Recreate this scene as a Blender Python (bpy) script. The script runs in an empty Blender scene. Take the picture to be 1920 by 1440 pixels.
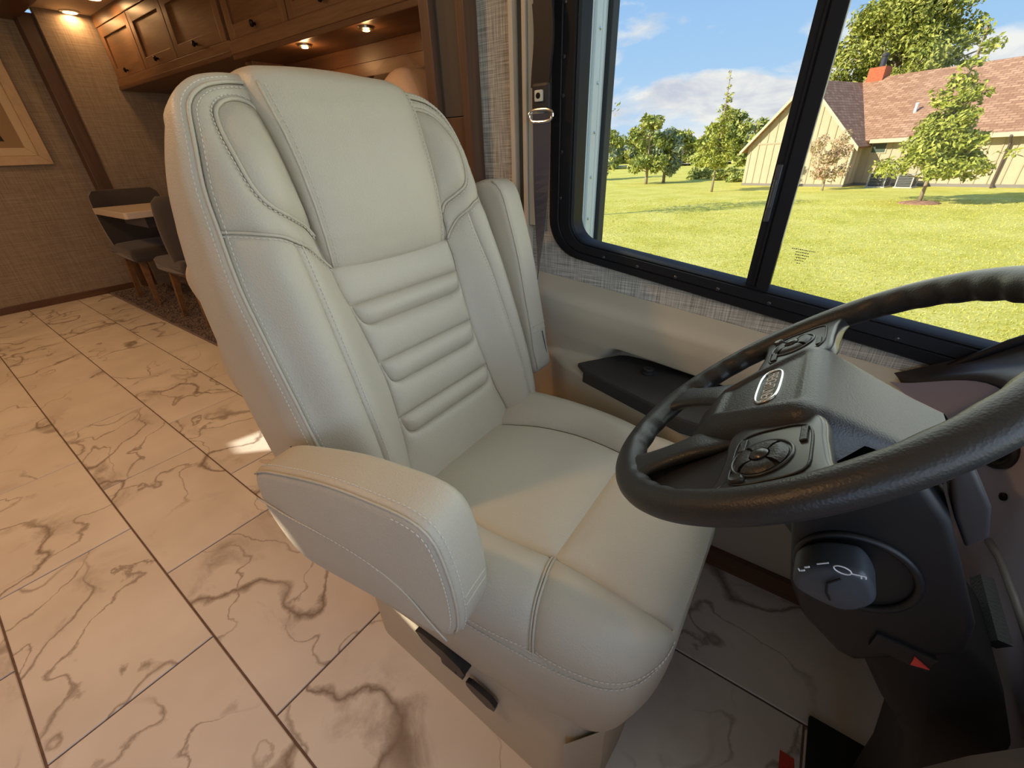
import bpy, bmesh, math, random
import numpy as np
from mathutils import Vector, Matrix, geometry
random.seed(7); rng = np.random.default_rng(7)
S = bpy.context.scene
COL = S.collection
PI = math.pi

# ------------------------------------------------------------------ camera, exposure, sky, sun, windscreen daylight
# axes: +X to the front of the coach, +Y to the driver's side wall, +Z up, floor at z = 0
CAMZ = 1.04
cam = bpy.data.cameras.new('camera'); cam_o = bpy.data.objects.new('camera', cam); COL.objects.link(cam_o)
cam.sensor_width = 36.0; cam.sensor_fit = 'HORIZONTAL'; cam.lens = 36.0 * 771.0 / 1920.0
cam.clip_start = 0.02; cam.clip_end = 500
right = Vector((0.81618, 0.57700, -0.03028)); down = Vector((0.26499, -0.42037, -0.86780)); fwd = Vector((-0.51345, 0.70026, -0.49600))
M = Matrix.Identity(4)
for i, c in enumerate((right, -down, -fwd)):
    for k in range(3): M[k][i] = c[k]
M[2][3] = CAMZ
cam_o.matrix_world = M
S.camera = cam_o
S.view_settings.view_transform = 'Standard'; S.view_settings.look = 'None'
S.view_settings.exposure = 0.0; S.view_settings.gamma = 1.0; S.view_settings.use_curve_mapping = False
S.cycles.max_bounces = 8; S.cycles.transparent_max_bounces = 24
S.cycles.caustics_reflective = False; S.cycles.caustics_refractive = False

class NT:
    """small node-tree helper"""
    def __init__(s, nt): s.nt = nt; s.n = nt.nodes; s.l = nt.links
    def new(s, t, **kw):
        nd = s.n.new(t)
        for k, v in kw.items(): setattr(nd, k, v)
        return nd
    def set(s, nd, name, v):
        if isinstance(v, bpy.types.NodeSocket): s.l.new(v, nd.inputs[name])
        else: nd.inputs[name].default_value = v
    def math(s, op, a, b=0.0, c=0.0, clamp=False):
        nd = s.new('ShaderNodeMath', operation=op, use_clamp=clamp)
        s.set(nd, 0, a); s.set(nd, 1, b); s.set(nd, 2, c)
        return nd.outputs[0]
    def vmath(s, op, a, b=(0, 0, 0)):
        nd = s.new('ShaderNodeVectorMath', operation=op)
        s.set(nd, 0, a); s.set(nd, 1, b)
        return nd.outputs[0]
    def noise(s, vec, scale, detail=2.0, rough=0.5, dist=0.0):
        nd = s.new('ShaderNodeTexNoise')
        if vec is not None: s.set(nd, 'Vector', vec)
        nd.inputs['Scale'].default_value = scale; nd.inputs['Detail'].default_value = detail
        nd.inputs['Roughness'].default_value = rough; nd.inputs['Distortion'].default_value = dist
        return nd
    def ramp(s, f, stops):
        nd = s.new('ShaderNodeValToRGB')
        while len(nd.color_ramp.elements) < len(stops): nd.color_ramp.elements.new(0.5)
        for e, (p, c) in zip(nd.color_ramp.elements, stops):
            e.position = p; e.color = (c[0], c[1], c[2], 1)
        s.set(nd, 0, f)
        return nd.outputs[0]
    def mix(s, f, a, b):
        nd = s.new('ShaderNodeMix', data_type='RGBA')
        s.set(nd, 0, f)
        for sock, v in ((6, a), (7, b)):
            if isinstance(v, bpy.types.NodeSocket): s.l.new(v, nd.inputs[sock])
            else: nd.inputs[sock].default_value = (v[0], v[1], v[2], 1)
        return nd.outputs[2]
    def scale(s, vec, sc):
        return s.vmath('MULTIPLY', vec, sc)

CLOUD = (6.3, 4.2, 11.4)
# sky: blue gradient with fair-weather clouds, the same all the way round
W = bpy.data.worlds.new('sky'); S.world = W; W.use_nodes = True
w = NT(W.node_tree); w.n.clear()
tc = w.new('ShaderNodeTexCoord').outputs['Generated']
sep = w.new('ShaderNodeSeparateXYZ'); w.set(sep, 0, tc)
zz = w.math('MAXIMUM', sep.outputs[2], 0.0)
puf = w.vmath('ADD', w.vmath('MULTIPLY', tc, (1.0, 1.0, 2.6)), CLOUD)
n1 = w.noise(puf, 3.1, 8.0, 0.55, 0.25).outputs[0]
thr = w.ramp(zz, [(0.0, (0.36,) * 3), (0.10, (0.40,) * 3), (0.20, (0.56,) * 3), (0.34, (0.53,) * 3), (0.8, (0.56,) * 3)])
cl = w.math('MULTIPLY', w.math('SUBTRACT', n1, thr), 12.0, clamp=True)
n2 = w.noise(puf, 9.0, 6.0, 0.6, 0.3).outputs[0]
ccol = w.ramp(n2, [(0.32, (0.66, 0.68, 0.80)), (0.56, (1.0, 0.97, 0.95))])
blue = w.ramp(zz, [(0.0, (0.62, 0.78, 1.0)), (0.12, (0.44, 0.68, 1.0)), (0.45, (0.20, 0.44, 0.95))])
skyc = w.mix(cl, blue, ccol)
bg = w.new('ShaderNodeBackground'); w.set(bg, 0, skyc); bg.inputs[1].default_value = 0.98
wo = w.new('ShaderNodeOutputWorld'); w.l.new(bg.outputs[0], wo.inputs[0])

def lamp(name, kind, loc, energy, color, **kw):
    l = bpy.data.lights.new(name, kind); l.energy = energy; l.color = color
    for k, v in kw.items(): setattr(l, k, v)
    o = bpy.data.objects.new(name, l); COL.objects.link(o); o.location = loc
    return o
SUN = Vector((-1.1, -1.0, 0.80)).normalized()          # towards the sun: rear, passenger side
sun = lamp('sun', 'SUN', (0, 0, 20), 7.0, (1.0, 0.90, 0.70), angle=0.009)
sun.rotation_euler = SUN.to_track_quat('Z', 'Y').to_euler()
# daylight entering by the windscreen and by the driver's window (area lamps lying in those openings)
ws = lamp('windscreen_daylight', 'AREA', (0.93, -0.25, 1.33), 11.0, (0.80, 0.89, 1.0), shape='RECTANGLE', size=2.1, size_y=0.95)
ws.rotation_euler = Vector((1, 0, 0.12)).to_track_quat('Z', 'Y').to_euler()
sw = lamp('side_window_daylight', 'AREA', (0.20, 1.05, 1.25), 6.0, (1.0, 0.98, 0.74), shape='RECTANGLE', size=1.2, size_y=0.8)
sw.rotation_euler = Vector((0, 1, 0.0)).to_track_quat('Z', 'Y').to_euler()
# added cool fill lamp, in an unseen entry-door window assumed on the passenger side
dw = lamp('cool_front_fill', 'AREA', (0.50, -1.40, 1.12), 4.2, (0.42, 0.64, 1.0), shape='RECTANGLE', size=0.56, size_y=0.70)
dw.rotation_euler = Vector((0, -1, 0)).to_track_quat('Z', 'Y').to_euler()
WARM = (1.0, 0.54, 0.22)
for i, (x, y, e) in enumerate(((-1.5, -0.40, 13), (-3.0, -0.2, 9), (-4.3, -0.3, 6))):
    o = lamp('ceiling_downlight', 'AREA', (x, y, 2.07), e, WARM, shape='DISK', size=0.10)

# ------------------------------------------------------------------ materials
MATS = {}
def mat(name, base, rough=0.5, bump=None, metallic=0.0, spec=0.5, coat=0.0, var=None, emit=None, sheen=0.0):
    """bump = (scale, strength, distance, kind); var = (scale, amount)"""
    if name in MATS: return MATS[name]
    m = bpy.data.materials.new(name); m.use_nodes = True; MATS[name] = m
    t = NT(m.node_tree); b = m.node_tree.nodes['Principled BSDF']
    b.inputs['Base Color'].default_value = (*base, 1); b.inputs['Roughness'].default_value = rough
    b.inputs['Metallic'].default_value = metallic; b.inputs['Specular IOR Level'].default_value = spec
    b.inputs['Coat Weight'].default_value = coat; b.inputs['Sheen Weight'].default_value = sheen
    co = t.new('ShaderNodeTexCoord').outputs['Object']
    if var:
        nz = t.noise(co, var[0], 4.0, 0.6).outputs[0]
        lo = tuple(c * (1 - var[1]) for c in base); hi = tuple(min(1, c * (1 + var[1])) for c in base)
        t.l.new(t.ramp(nz, [(0.3, lo), (0.7, hi)]), b.inputs['Base Color'])
    if bump:
        if bump[3] == 'voronoi':
            nd = t.new('ShaderNodeTexVoronoi'); t.set(nd, 'Vector', co); nd.inputs['Scale'].default_value = bump[0]
            h = nd.outputs['Distance']
        else:
            h = t.noise(co, bump[0], 3.0, 0.6).outputs[0]
        bp = t.new('ShaderNodeBump'); bp.inputs['Strength'].default_value = bump[1]; bp.inputs['Distance'].default_value = bump[2]
        t.l.new(h, bp.inputs['Height']); t.l.new(bp.outputs[0], b.inputs['Normal'])
    if emit:
        b.inputs['Emission Color'].default_value = (*emit[0], 1); b.inputs['Emission Strength'].default_value = emit[1]
    return m
LEATHER = mat('cream_leather', (0.53, 0.475, 0.375), 0.46, (420, 0.35, 0.0010, 'voronoi'), spec=0.42, var=(6, 0.035))
STITCH = mat('cream_thread', (0.66, 0.62, 0.54), 0.7)
BLACKP = mat('black_textured_plastic', (0.022, 0.022, 0.024), 0.42, (520, 0.30, 0.0008, 'voronoi'), spec=0.5)
RIMM = mat('black_rim_polyurethane', (0.020, 0.020, 0.021), 0.42, (480, 0.22, 0.0008, 'voronoi'), spec=0.5)
GLOSSB = mat('satin_black_plastic', (0.028, 0.029, 0.033), 0.28, spec=0.55)
DARKP = mat('dark_column_plastic', (0.0065, 0.0075, 0.009), 0.45, (300, 0.12, 0.0006, 'noise'))
DASHM = mat('graphite_dash_plastic', (0.40, 0.38, 0.50), 0.5, (380, 0.10, 0.0006, 'noise'))
FRAMEM = mat('black_window_frame', (0.009, 0.009, 0.011), 0.5, (200, 0.08, 0.0006, 'noise'), spec=0.22)
BEIGE = mat('beige_moulded_trim', (0.55, 0.49, 0.37), 0.50, (260, 0.10, 0.0007, 'noise'))
TRAYM = mat('charcoal_tray', (0.035, 0.033, 0.032), 0.6, (300, 0.15, 0.0007, 'noise'))
CHROME = mat('chrome', (0.75, 0.75, 0.76), 0.18, metallic=1.0)
BELTM = mat('navy_belt_webbing', (0.035, 0.036, 0.062), 0.45, (900, 0.3, 0.0006, 'noise'), sheen=0.5)
BELTB = mat('black_belt_sleeve', (0.012, 0.010, 0.012), 0.5, (200, 0.05, 0.0005, 'noise'))
CREAMTRIM = mat('cream_trim_strip', (0.58, 0.50, 0.40), 0.5, var=(8, 0.05))
GREYTRIM = mat('pale_grey_green_strip', (0.40, 0.43, 0.39), 0.45, var=(8, 0.05))
WHITEP = mat('off_white_plastic', (0.62, 0.60, 0.52), 0.4, var=(20, 0.05))
PRINT = mat('white_print', (0.75, 0.76, 0.78), 0.6)
REDP = mat('red_sticker', (0.62, 0.055, 0.04), 0.6, var=(40, 0.2))
DARKFAB = mat('charcoal_upholstery', (0.060, 0.052, 0.052), 0.9, (500, 0.4, 0.001, 'noise'), sheen=0.3)
WARMLEGM = mat('walnut_leg', (0.22, 0.115, 0.05), 0.45, var=(30, 0.25))
TABLEM = mat('pale_table_laminate', (0.70, 0.62, 0.55), 0.30, var=(9, 0.05))
CEILM = mat('cream_ceiling_vinyl', (0.66, 0.58, 0.47), 0.6, (60, 0.1, 0.001, 'noise'))
MATTEB = mat('matte_black_mat', (0.010, 0.010, 0.011), 0.8, (150, 0.3, 0.001, 'noise'))
KNOBM = mat('dark_bronze', (0.018, 0.014, 0.012), 0.35, metallic=0.6)
GROUTM = mat('brown_grout', (0.16, 0.105, 0.08), 0.85, var=(60, 0.2))
LAMPM = mat('lit_warm_lens', (1.0, 0.75, 0.45), 0.5, emit=((1.0, 0.72, 0.38), 4.5))
FASCIA = mat('dark_taupe_panel', (0.085, 0.070, 0.058), 0.55, var=(10, 0.08))

def wood(name, dark, light, axis=0, sc=1.0):
    m = bpy.data.materials.new(name); m.use_nodes = True
    t = NT(m.node_tree); b = m.node_tree.nodes['Principled BSDF']
    co = t.new('ShaderNodeTexCoord').outputs['Object']
    k = [26.0 * sc] * 3; k[axis] = 1.6 * sc
    v = t.scale(co, tuple(k))
    a = t.noise(v, 1.0, 6.0, 0.6, 0.6).outputs[0]
    f = t.noise(t.scale(co, tuple(x * 5 for x in k)), 1.0, 3.0).outputs[0]
    mixf = t.math('MULTIPLY_ADD', f, 0.35, t.math('MULTIPLY', a, 0.7))
    t.l.new(t.ramp(mixf, [(0.30, dark), (0.72, light)]), b.inputs['Base Color'])
    b.inputs['Roughness'].default_value = 0.38
    bp = t.new('ShaderNodeBump'); bp.inputs['Strength'].default_value = 0.12; bp.inputs['Distance'].default_value = 0.001
    t.l.new(mixf, bp.inputs['Height']); t.l.new(bp.outputs[0], b.inputs['Normal'])
    return m
WOODX = wood('maple_along_x', (0.135, 0.066, 0.030), (0.26, 0.145, 0.072), 0)
WOODZ = wood('maple_along_z', (0.135, 0.066, 0.030), (0.26, 0.145, 0.072), 2)
DWOODX = wood('walnut_along_x', (0.085, 0.038, 0.018), (0.17, 0.082, 0.04), 0)
DWOODZ = wood('walnut_along_z', (0.080, 0.042, 0.027), (0.145, 0.082, 0.052), 2)
DWOODY = wood('walnut_along_y', (0.085, 0.038, 0.018), (0.16, 0.078, 0.038), 1)

def linen(name, c0, c1, c2, u, v, sc=1.0):
    """woven wall vinyl: crossed threads along the two in-plane axes"""
    m = bpy.data.materials.new(name); m.use_nodes = True
    t = NT(m.node_tree); b = m.node_tree.nodes['Principled BSDF']
    co = t.new('ShaderNodeTexCoord').outputs['Object']
    ka = [12.0 * sc] * 3; ka[u] = 420.0 * sc
    kb = [12.0 * sc] * 3; kb[v] = 420.0 * sc
    a = t.noise(t.scale(co, tuple(ka)), 1.0, 2.0).outputs[0]
    c = t.noise(t.scale(co, tuple(kb)), 1.0, 2.0).outputs[0]
    s_ = t.math('MULTIPLY', t.math('ADD', a, c), 0.5)
    col = t.ramp(s_, [(0.36, c0), (0.5, c1), (0.64, c2)])
    t.l.new(col, b.inputs['Base Color']); b.inputs['Roughness'].default_value = 0.75
    bp = t.new('ShaderNodeBump'); bp.inputs['Strength'].default_value = 0.25; bp.inputs['Distance'].default_value = 0.0008
    t.l.new(s_, bp.inputs['Height']); t.l.new(bp.outputs[0], b.inputs['Normal'])
    return m
LINEN = linen('woven_linen_wall', (0.20, 0.195, 0.165), (0.44, 0.425, 0.37), (0.70, 0.68, 0.61), 0, 2)
PAPER = linen('mottled_wallpaper', (0.235, 0.185, 0.14), (0.315, 0.255, 0.195), (0.40, 0.33, 0.255), 1, 2, 0.6)

def marble():
    m = bpy.data.materials.new('veined_marble_tile'); m.use_nodes = True
    t = NT(m.node_tree); b = m.node_tree.nodes['Principled BSDF']
    co = t.new('ShaderNodeTexCoord').outputs['Object']
    rnd = t.new('ShaderNodeObjectInfo').outputs['Random']
    off = t.new('ShaderNodeCombineXYZ')
    t.set(off, 0, t.math('MULTIPLY', rnd, 37.0)); t.set(off, 1, t.math('MULTIPLY', rnd, 91.0)); t.set(off, 2, t.math('MULTIPLY', rnd, 13.0))
    v = t.vmath('ADD', co, off.outputs[0])
    wv = t.noise(v, 1.7, 3.0, 0.5)
    v2 = t.vmath('ADD', v, t.scale(wv.outputs['Color'], (0.55, 0.55, 0.55)))
    fine = t.noise(v, 14.0, 4.0, 0.6)
    v3 = t.vmath('ADD', v2, t.scale(fine.outputs['Color'], (0.05, 0.05, 0.05)))
    def vein(vec, sc, wd, detail, rough=0.5):
        n = t.noise(vec, sc, detail, rough).outputs[0]
        d = t.math('ABSOLUTE', t.math('SUBTRACT', n, 0.5))
        return t.math('SUBTRACT', 1.0, t.math('DIVIDE', d, wd), clamp=True)
    vA = vein(v3, 1.7, 0.0125, 2.5); vB = vein(t.vmath('ADD', v3, (7.3, 2.1, 4.4)), 3.0, 0.0095, 2.5)
    mask = t.math('MULTIPLY', t.math('SUBTRACT', t.noise(v, 1.3, 2.0).outputs[0], 0.36), 7.0, clamp=True)
    mask2 = t.math('MULTIPLY', t.math('SUBTRACT', t.noise(v, 2.3, 2.0).outputs[0], 0.43), 7.0, clamp=True)
    veins = t.math('MAXIMUM', t.math('MULTIPLY', vA, mask), t.math('MULTIPLY', t.math('MULTIPLY', vB, mask2), 0.8))
    near = vein(v3, 1.7, 0.095, 2.5)
    smear = t.math('MULTIPLY', t.math('MULTIPLY', t.math('SUBTRACT', t.noise(v2, 5.0, 6.0, 0.65).outputs[0], 0.53), 7.0, clamp=True), t.math('MULTIPLY', near, mask))
    veins = t.math('MAXIMUM', veins, t.math('MULTIPLY', smear, 0.85))
    cloud = t.noise(v, 4.0, 3.0).outputs[0]
    base = t.ramp(cloud, [(0.3, (0.70, 0.655, 0.62)), (0.7, (0.82, 0.785, 0.755))])
    col = t.mix(t.math('MULTIPLY', veins, 0.88), base, (0.20, 0.145, 0.115))
    t.l.new(col, b.inputs['Base Color']); b.inputs['Roughness'].default_value = 0.42; b.inputs['Specular IOR Level'].default_value = 0.35
    return m
MARBLE = marble()

def glass_mat():
    m = bpy.data.materials.new('window_glass'); m.use_nodes = True
    t = NT(m.node_tree); t.n.clear()
    tr = t.new('ShaderNodeBsdfTransparent'); tr.inputs[0].default_value = (0.95, 0.97, 0.96, 1)
    gl = t.new('ShaderNodeBsdfGlossy'); gl.inputs['Roughness'].default_value = 0.02
    fr = t.new('ShaderNodeFresnel'); fr.inputs[0].default_value = 1.12
    mx = t.new('ShaderNodeMixShader'); t.l.new(fr.outputs[0], mx.inputs[0]); t.l.new(tr.outputs[0], mx.inputs[1]); t.l.new(gl.outputs[0], mx.inputs[2])
    o = t.new('ShaderNodeOutputMaterial'); t.l.new(mx.outputs[0], o.inputs[0])
    return m
GLASS = glass_mat()

# ------------------------------------------------------------------ mesh helpers
def mesh_obj(name, verts, faces, m, parent=None, smooth=True, norm=True, auto=None):
    me = bpy.data.meshes.new(name)
    me.from_pydata([tuple(map(float, v)) for v in verts], [], faces)
    if norm:
        bm = bmesh.new(); bm.from_mesh(me)
        bmesh.ops.remove_doubles(bm, verts=bm.verts, dist=1e-6)
        bmesh.ops.recalc_face_normals(bm, faces=bm.faces); bm.to_mesh(me); bm.free()
    me.materials.append(m)
    if smooth:
        me.shade_smooth()
        if auto: me.set_sharp_from_angle(angle=math.radians(auto))
    o = bpy.data.objects.new(name, me); COL.objects.link(o)
    if parent: o.parent = parent
    return o
class MB:
    """collects simple solids that make up ONE part"""
    def __init__(s): s.v = []; s.f = []
    def add(s, v, f):
        k = len(s.v); s.v += [tuple(x) for x in v]; s.f += [tuple(i + k for i in q) for q in f]; return s
    def box(s, x0, x1, y0, y1, z0, z1, c=0.0):
        if c <= 0:
            v = [(x, y, z) for x in (x0, x1) for y in (y0, y1) for z in (z0, z1)]
            return s.add(v, [(0, 1, 3, 2), (4, 6, 7, 5), (0, 4, 5, 1), (2, 3, 7, 6), (0, 2, 6, 4), (1, 5, 7, 3)])
        bm = bmesh.new(); bmesh.ops.create_cube(bm, size=1.0)
        for q in bm.verts: q.co = Vector(((x0 + x1) / 2 + q.co.x * (x1 - x0), (y0 + y1) / 2 + q.co.y * (y1 - y0), (z0 + z1) / 2 + q.co.z * (z1 - z0)))
        bmesh.ops.bevel(bm, geom=list(bm.edges), offset=c, segments=2, affect='EDGES', profile=0.7)
        bm.verts.index_update()
        s.add([q.co[:] for q in bm.verts], [[q.index for q in f.verts] for f in bm.faces]); bm.free(); return s
    def prism(s, pts, d):
        """pts: closed 3D polygon, extruded by vector d"""
        n = len(pts); v = [Vector(p) for p in pts] + [Vector(p) + Vector(d) for p in pts]
        f = [tuple(range(n)), tuple(range(2 * n - 1, n - 1, -1))] + [(i, (i + 1) % n, n + (i + 1) % n, n + i) for i in range(n)]
        return s.add(v, f)
    def tube(s, pts, r, n=8, closed=False, cap=True, squash=1.0):
        pts = [Vector(p) for p in pts]; N = len(pts); rr = r if hasattr(r, '__len__') else [r] * N
        V = []; up = None
        for i, p in enumerate(pts):
            a = pts[(i - 1) % N] if (closed or i > 0) else p; b_ = pts[(i + 1) % N] if (closed or i < N - 1) else p
            t = (b_ - a).normalized()
            if up is None:
                up = Vector((0, 0, 1)) if abs(t.z) < 0.9 else Vector((1, 0, 0))
            u = t.cross(up).normalized(); up = u.cross(t).normalized()
            V += [p + (u * math.cos(2 * PI * k / n) + up * math.sin(2 * PI * k / n) * squash) * rr[i] for k in range(n)]
        F = []
        for i in range(N if closed else N - 1):
            j = (i + 1) % N
            F += [(i * n + k, i * n + (k + 1) % n, j * n + (k + 1) % n, j * n + k) for k in range(n)]
        if cap and not closed:
            F += [tuple(range(n - 1, -1, -1)), tuple(range((N - 1) * n, N * n))]
        return s.add(V, F)
    def disc(s, c, axis, r, h, n=20, r2=None):
        c = Vector(c); a = Vector(axis).normalized()
        return s.tube([c, c + a * h], [r, r if r2 is None else r2], n)
    def lathe(s, c, axis, prof, n=24):
        """prof: (radius, height along axis) pairs"""
        c = Vector(c); a = Vector(axis).normalized(); u = a.orthogonal().normalized(); w_ = a.cross(u)
        V = []; F = []
        for (r, h) in prof: V += [c + a * h + (u * math.cos(2 * PI * k / n) + w_ * math.sin(2 * PI * k / n)) * r for k in range(n)]
        for i in range(len(prof) - 1): F += [(i * n + k, i * n + (k + 1) % n, (i + 1) * n + (k + 1) % n, (i + 1) * n + k) for k in range(n)]
        F += [tuple(range(n - 1, -1, -1)), tuple(range((len(prof) - 1) * n, len(prof) * n))]
        return s.add(V, F)
    def grid(s, P, closed_u=False, closed_v=False):
        P = np.asarray(P); a, b_ = P.shape[:2]; F = []
        for i in range(a if closed_u else a - 1):
            for j in range(b_ if closed_v else b_ - 1):
                F.append((i * b_ + j, i * b_ + (j + 1) % b_, ((i + 1) % a) * b_ + (j + 1) % b_, ((i + 1) % a) * b_ + j))
        return s.add(P.reshape(-1, 3).tolist(), F)
    def build(s, name, m, parent=None, smooth=False, auto=None):
        return mesh_obj(name, s.v, s.f, m, parent, smooth=smooth or auto is not None, auto=auto)

def tag(o, label, cat, group=None, kind=None):
    if label: o['label'] = label
    if cat: o['category'] = cat
    if group: o['group'] = group
    if kind: o['kind'] = kind
    return o
def struct(o): o['kind'] = 'structure'; return o
def thing(name, label, cat, loc=(0, 0, 0), group=None):
    o = bpy.data.objects.new(name, None); COL.objects.link(o); o.location = loc; o.empty_display_size = 0.05
    return tag(o, label, cat, group)
def settle(root):
    """parts are modelled in world coordinates: keep them in place under a moved root"""
    bpy.context.view_layer.update()
    inv = root.matrix_world.inverted()
    for c in root.children: c.matrix_parent_inverse = inv
    for c in root.children:
        for g in c.children: g.matrix_parent_inverse = Matrix.Identity(4)

def smooth_curve(pts, n):
    """Catmull-Rom through pts, resampled to n points by arc length"""
    P = np.array(pts, float)
    if len(P) > 2:
        Q = np.vstack([2 * P[0] - P[1], P, 2 * P[-1] - P[-2]]); out = []
        for i in range(1, len(Q) - 2):
            for t in np.linspace(0, 1, 12, endpoint=False):
                a, b_, c, d = Q[i - 1:i + 3]
                out.append(0.5 * (2 * b_ + (c - a) * t + (2 * a - 5 * b_ + 4 * c - d) * t * t + (3 * b_ - a - 3 * c + d) * t ** 3))
        out.append(P[-1]); P = np.array(out)
    L = np.r_[0, np.cumsum(np.linalg.norm(np.diff(P, axis=0), axis=1))]
    s = np.linspace(0, L[-1], n)
    return np.stack([np.interp(s, L, P[:, k]) for k in range(P.shape[1])], 1)
def smooth_closed(pts, n):
    P = np.array(pts, float); m_ = len(P); out = []
    for i in range(m_):
        a, b_, c, d = P[(i - 1) % m_], P[i], P[(i + 1) % m_], P[(i + 2) % m_]
        for t in np.linspace(0, 1, 10, endpoint=False):
            out.append(0.5 * (2 * b_ + (c - a) * t + (2 * a - 5 * b_ + 4 * c - d) * t * t + (3 * b_ - a - 3 * c + d) * t ** 3))
    P = np.array(out + [out[0]])
    L = np.r_[0, np.cumsum(np.linalg.norm(np.diff(P, axis=0), axis=1))]
    s = np.linspace(0, L[-1], n, endpoint=False)
    return np.stack([np.interp(s, L, P[:, k]) for k in range(P.shape[1])], 1)
def dist_poly(Q, B, closed=True):
    """distance of points Q to the polyline B (any dimension)"""
    B2 = np.roll(B, -1, 0) if closed else B[1:]; B1 = B if closed else B[:-1]
    d = np.full(len(Q), 1e9)
    for a, b_ in zip(B1, B2):
        e = b_ - a; L = e @ e
        if L < 1e-14: continue
        t = np.clip(((Q - a) @ e) / L, 0, 1)
        d = np.minimum(d, np.linalg.norm(Q - (a + t[:, None] * e), axis=1))
    return d
def puff(d, h, r=0.02, g=0.004, r1=0.0032):
    return -g * np.exp(-d / r1) + h * (1 - np.exp(-d / r))
def panel_cdt(name, outline, surf, nrm, m, parent, h=0.008, r=0.02, g=0.004, sp=0.008, r1=0.0032):
    g = g * 1.5
    """upholstery panel: outline in the (a, b) plane of a surface, filled, pulled in at its seams and padded"""
    B = np.array(outline, float)
    keep = [0]
    for i in range(1, len(B)):
        if np.linalg.norm(B[i] - B[keep[-1]]) > 1e-4: keep.append(i)
    B = B[keep]
    if np.linalg.norm(B[0] - B[-1]) < 1e-4: B = B[:-1]
    lo, hi = B.min(0), B.max(0)
    gx, gy = np.meshgrid(np.arange(lo[0], hi[0], sp), np.arange(lo[1], hi[1], sp))
    gx[1::2] += sp * 0.5
    Q = np.c_[gx.ravel(), gy.ravel()]
    inside = np.zeros(len(Q), bool)
    for a, b_ in zip(B, np.roll(B, -1, 0)):
        c = ((a[1] > Q[:, 1]) != (b_[1] > Q[:, 1]))
        with np.errstate(divide='ignore', invalid='ignore'):
            xi = (b_[0] - a[0]) * (Q[:, 1] - a[1]) / (b_[1] - a[1]) + a[0]
        inside ^= c & (Q[:, 0] < xi)
    d = dist_poly(Q, B); Q = Q[inside & (d > sp * 0.35)]
    # extra ring just inside the seam so that the roll of the leather is resolved
    rings = []
    tb = np.roll(B, -1, 0) - np.roll(B, 1, 0); tb /= np.maximum(np.linalg.norm(tb, axis=1), 1e-9)[:, None]
    ar = 0.5 * np.sum(B[:, 0] * np.roll(B[:, 1], -1) - np.roll(B[:, 0], -1) * B[:, 1])
    inn_ = np.c_[-tb[:, 1], tb[:, 0]] * np.sign(ar)
    for dd in (0.0018, 0.0045):
        q_ = B + inn_ * dd; rings.append(q_[dist_poly(q_, B) > dd * 0.85])
    Q = Q[dist_poly(Q, B) > 0.0075] if len(Q) else Q
    allv = [Vector(p) for p in np.vstack([B] + rings + [Q])]
    nB = len(B)
    vs, es, fs, *_ = geometry.delaunay_2d_cdt(allv, [(i, (i + 1) % nB) for i in range(nB)], [], 1, 1e-7)
    V = np.array([(p.x, p.y) for p in vs])
    disp = puff(dist_poly(V, B), h, r, g, r1)
    P = np.array(surf(V)) + np.array(nrm(V)) * disp[:, None]
    return mesh_obj(name, P, [tuple(f) for f in fs], m, parent)
def coons(c0, c1, d0, d1, nu, nv, flat=0):
    """Coons patch: c0, c1 run along u at v = 0 and 1; d0, d1 run along v at u = 0 and 1"""
    c0, c1 = smooth_curve(c0, nu), smooth_curve(c1, nu); d0, d1 = smooth_curve(d0, nv), smooth_curve(d1, nv)
    u = np.linspace(0, 1, nu)[:, None, None]; v = np.linspace(0, 1, nv)[None, :, None]
    return ((1 - v) * c0[:, None] + v * c1[:, None] + (1 - u) * d0[None] + u * d1[None]
            - ((1 - u) * (1 - v) * c0[0] + u * (1 - v) * c0[-1] + (1 - u) * v * c1[0] + u * v * c1[-1]))
def grid_normals(P):
    du = np.gradient(P, axis=0); dv = np.gradient(P, axis=1)
    n = np.cross(du, dv); L = np.linalg.norm(n, axis=2, keepdims=True)
    return n / np.maximum(L, 1e-9)
def coons_panel(name, P, m, parent, out, h=0.008, r=0.02, g=0.004, edges='lrbt', full=False):
    n = grid_normals(P)
    s = np.sign((n * np.array(out)).sum(2).sum()); n = n * s
    B = []
    if 'b' in edges: B.append(P[:, 0])
    if 't' in edges: B.append(P[:, -1])
    if 'l' in edges: B.append(P[0])
    if 'r' in edges: B.append(P[-1])
    Q = P.reshape(-1, 3); d = np.full(len(Q), 1e9)
    for b_ in B: d = np.minimum(d, dist_poly(Q, b_, False))
    P2 = P + n * puff(d, h, r, g).reshape(P.shape[:2])[:, :, None]
    o = MB().grid(P2).build(name, m, parent, smooth=True)
    return (o, P2, n) if full else o
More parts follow.
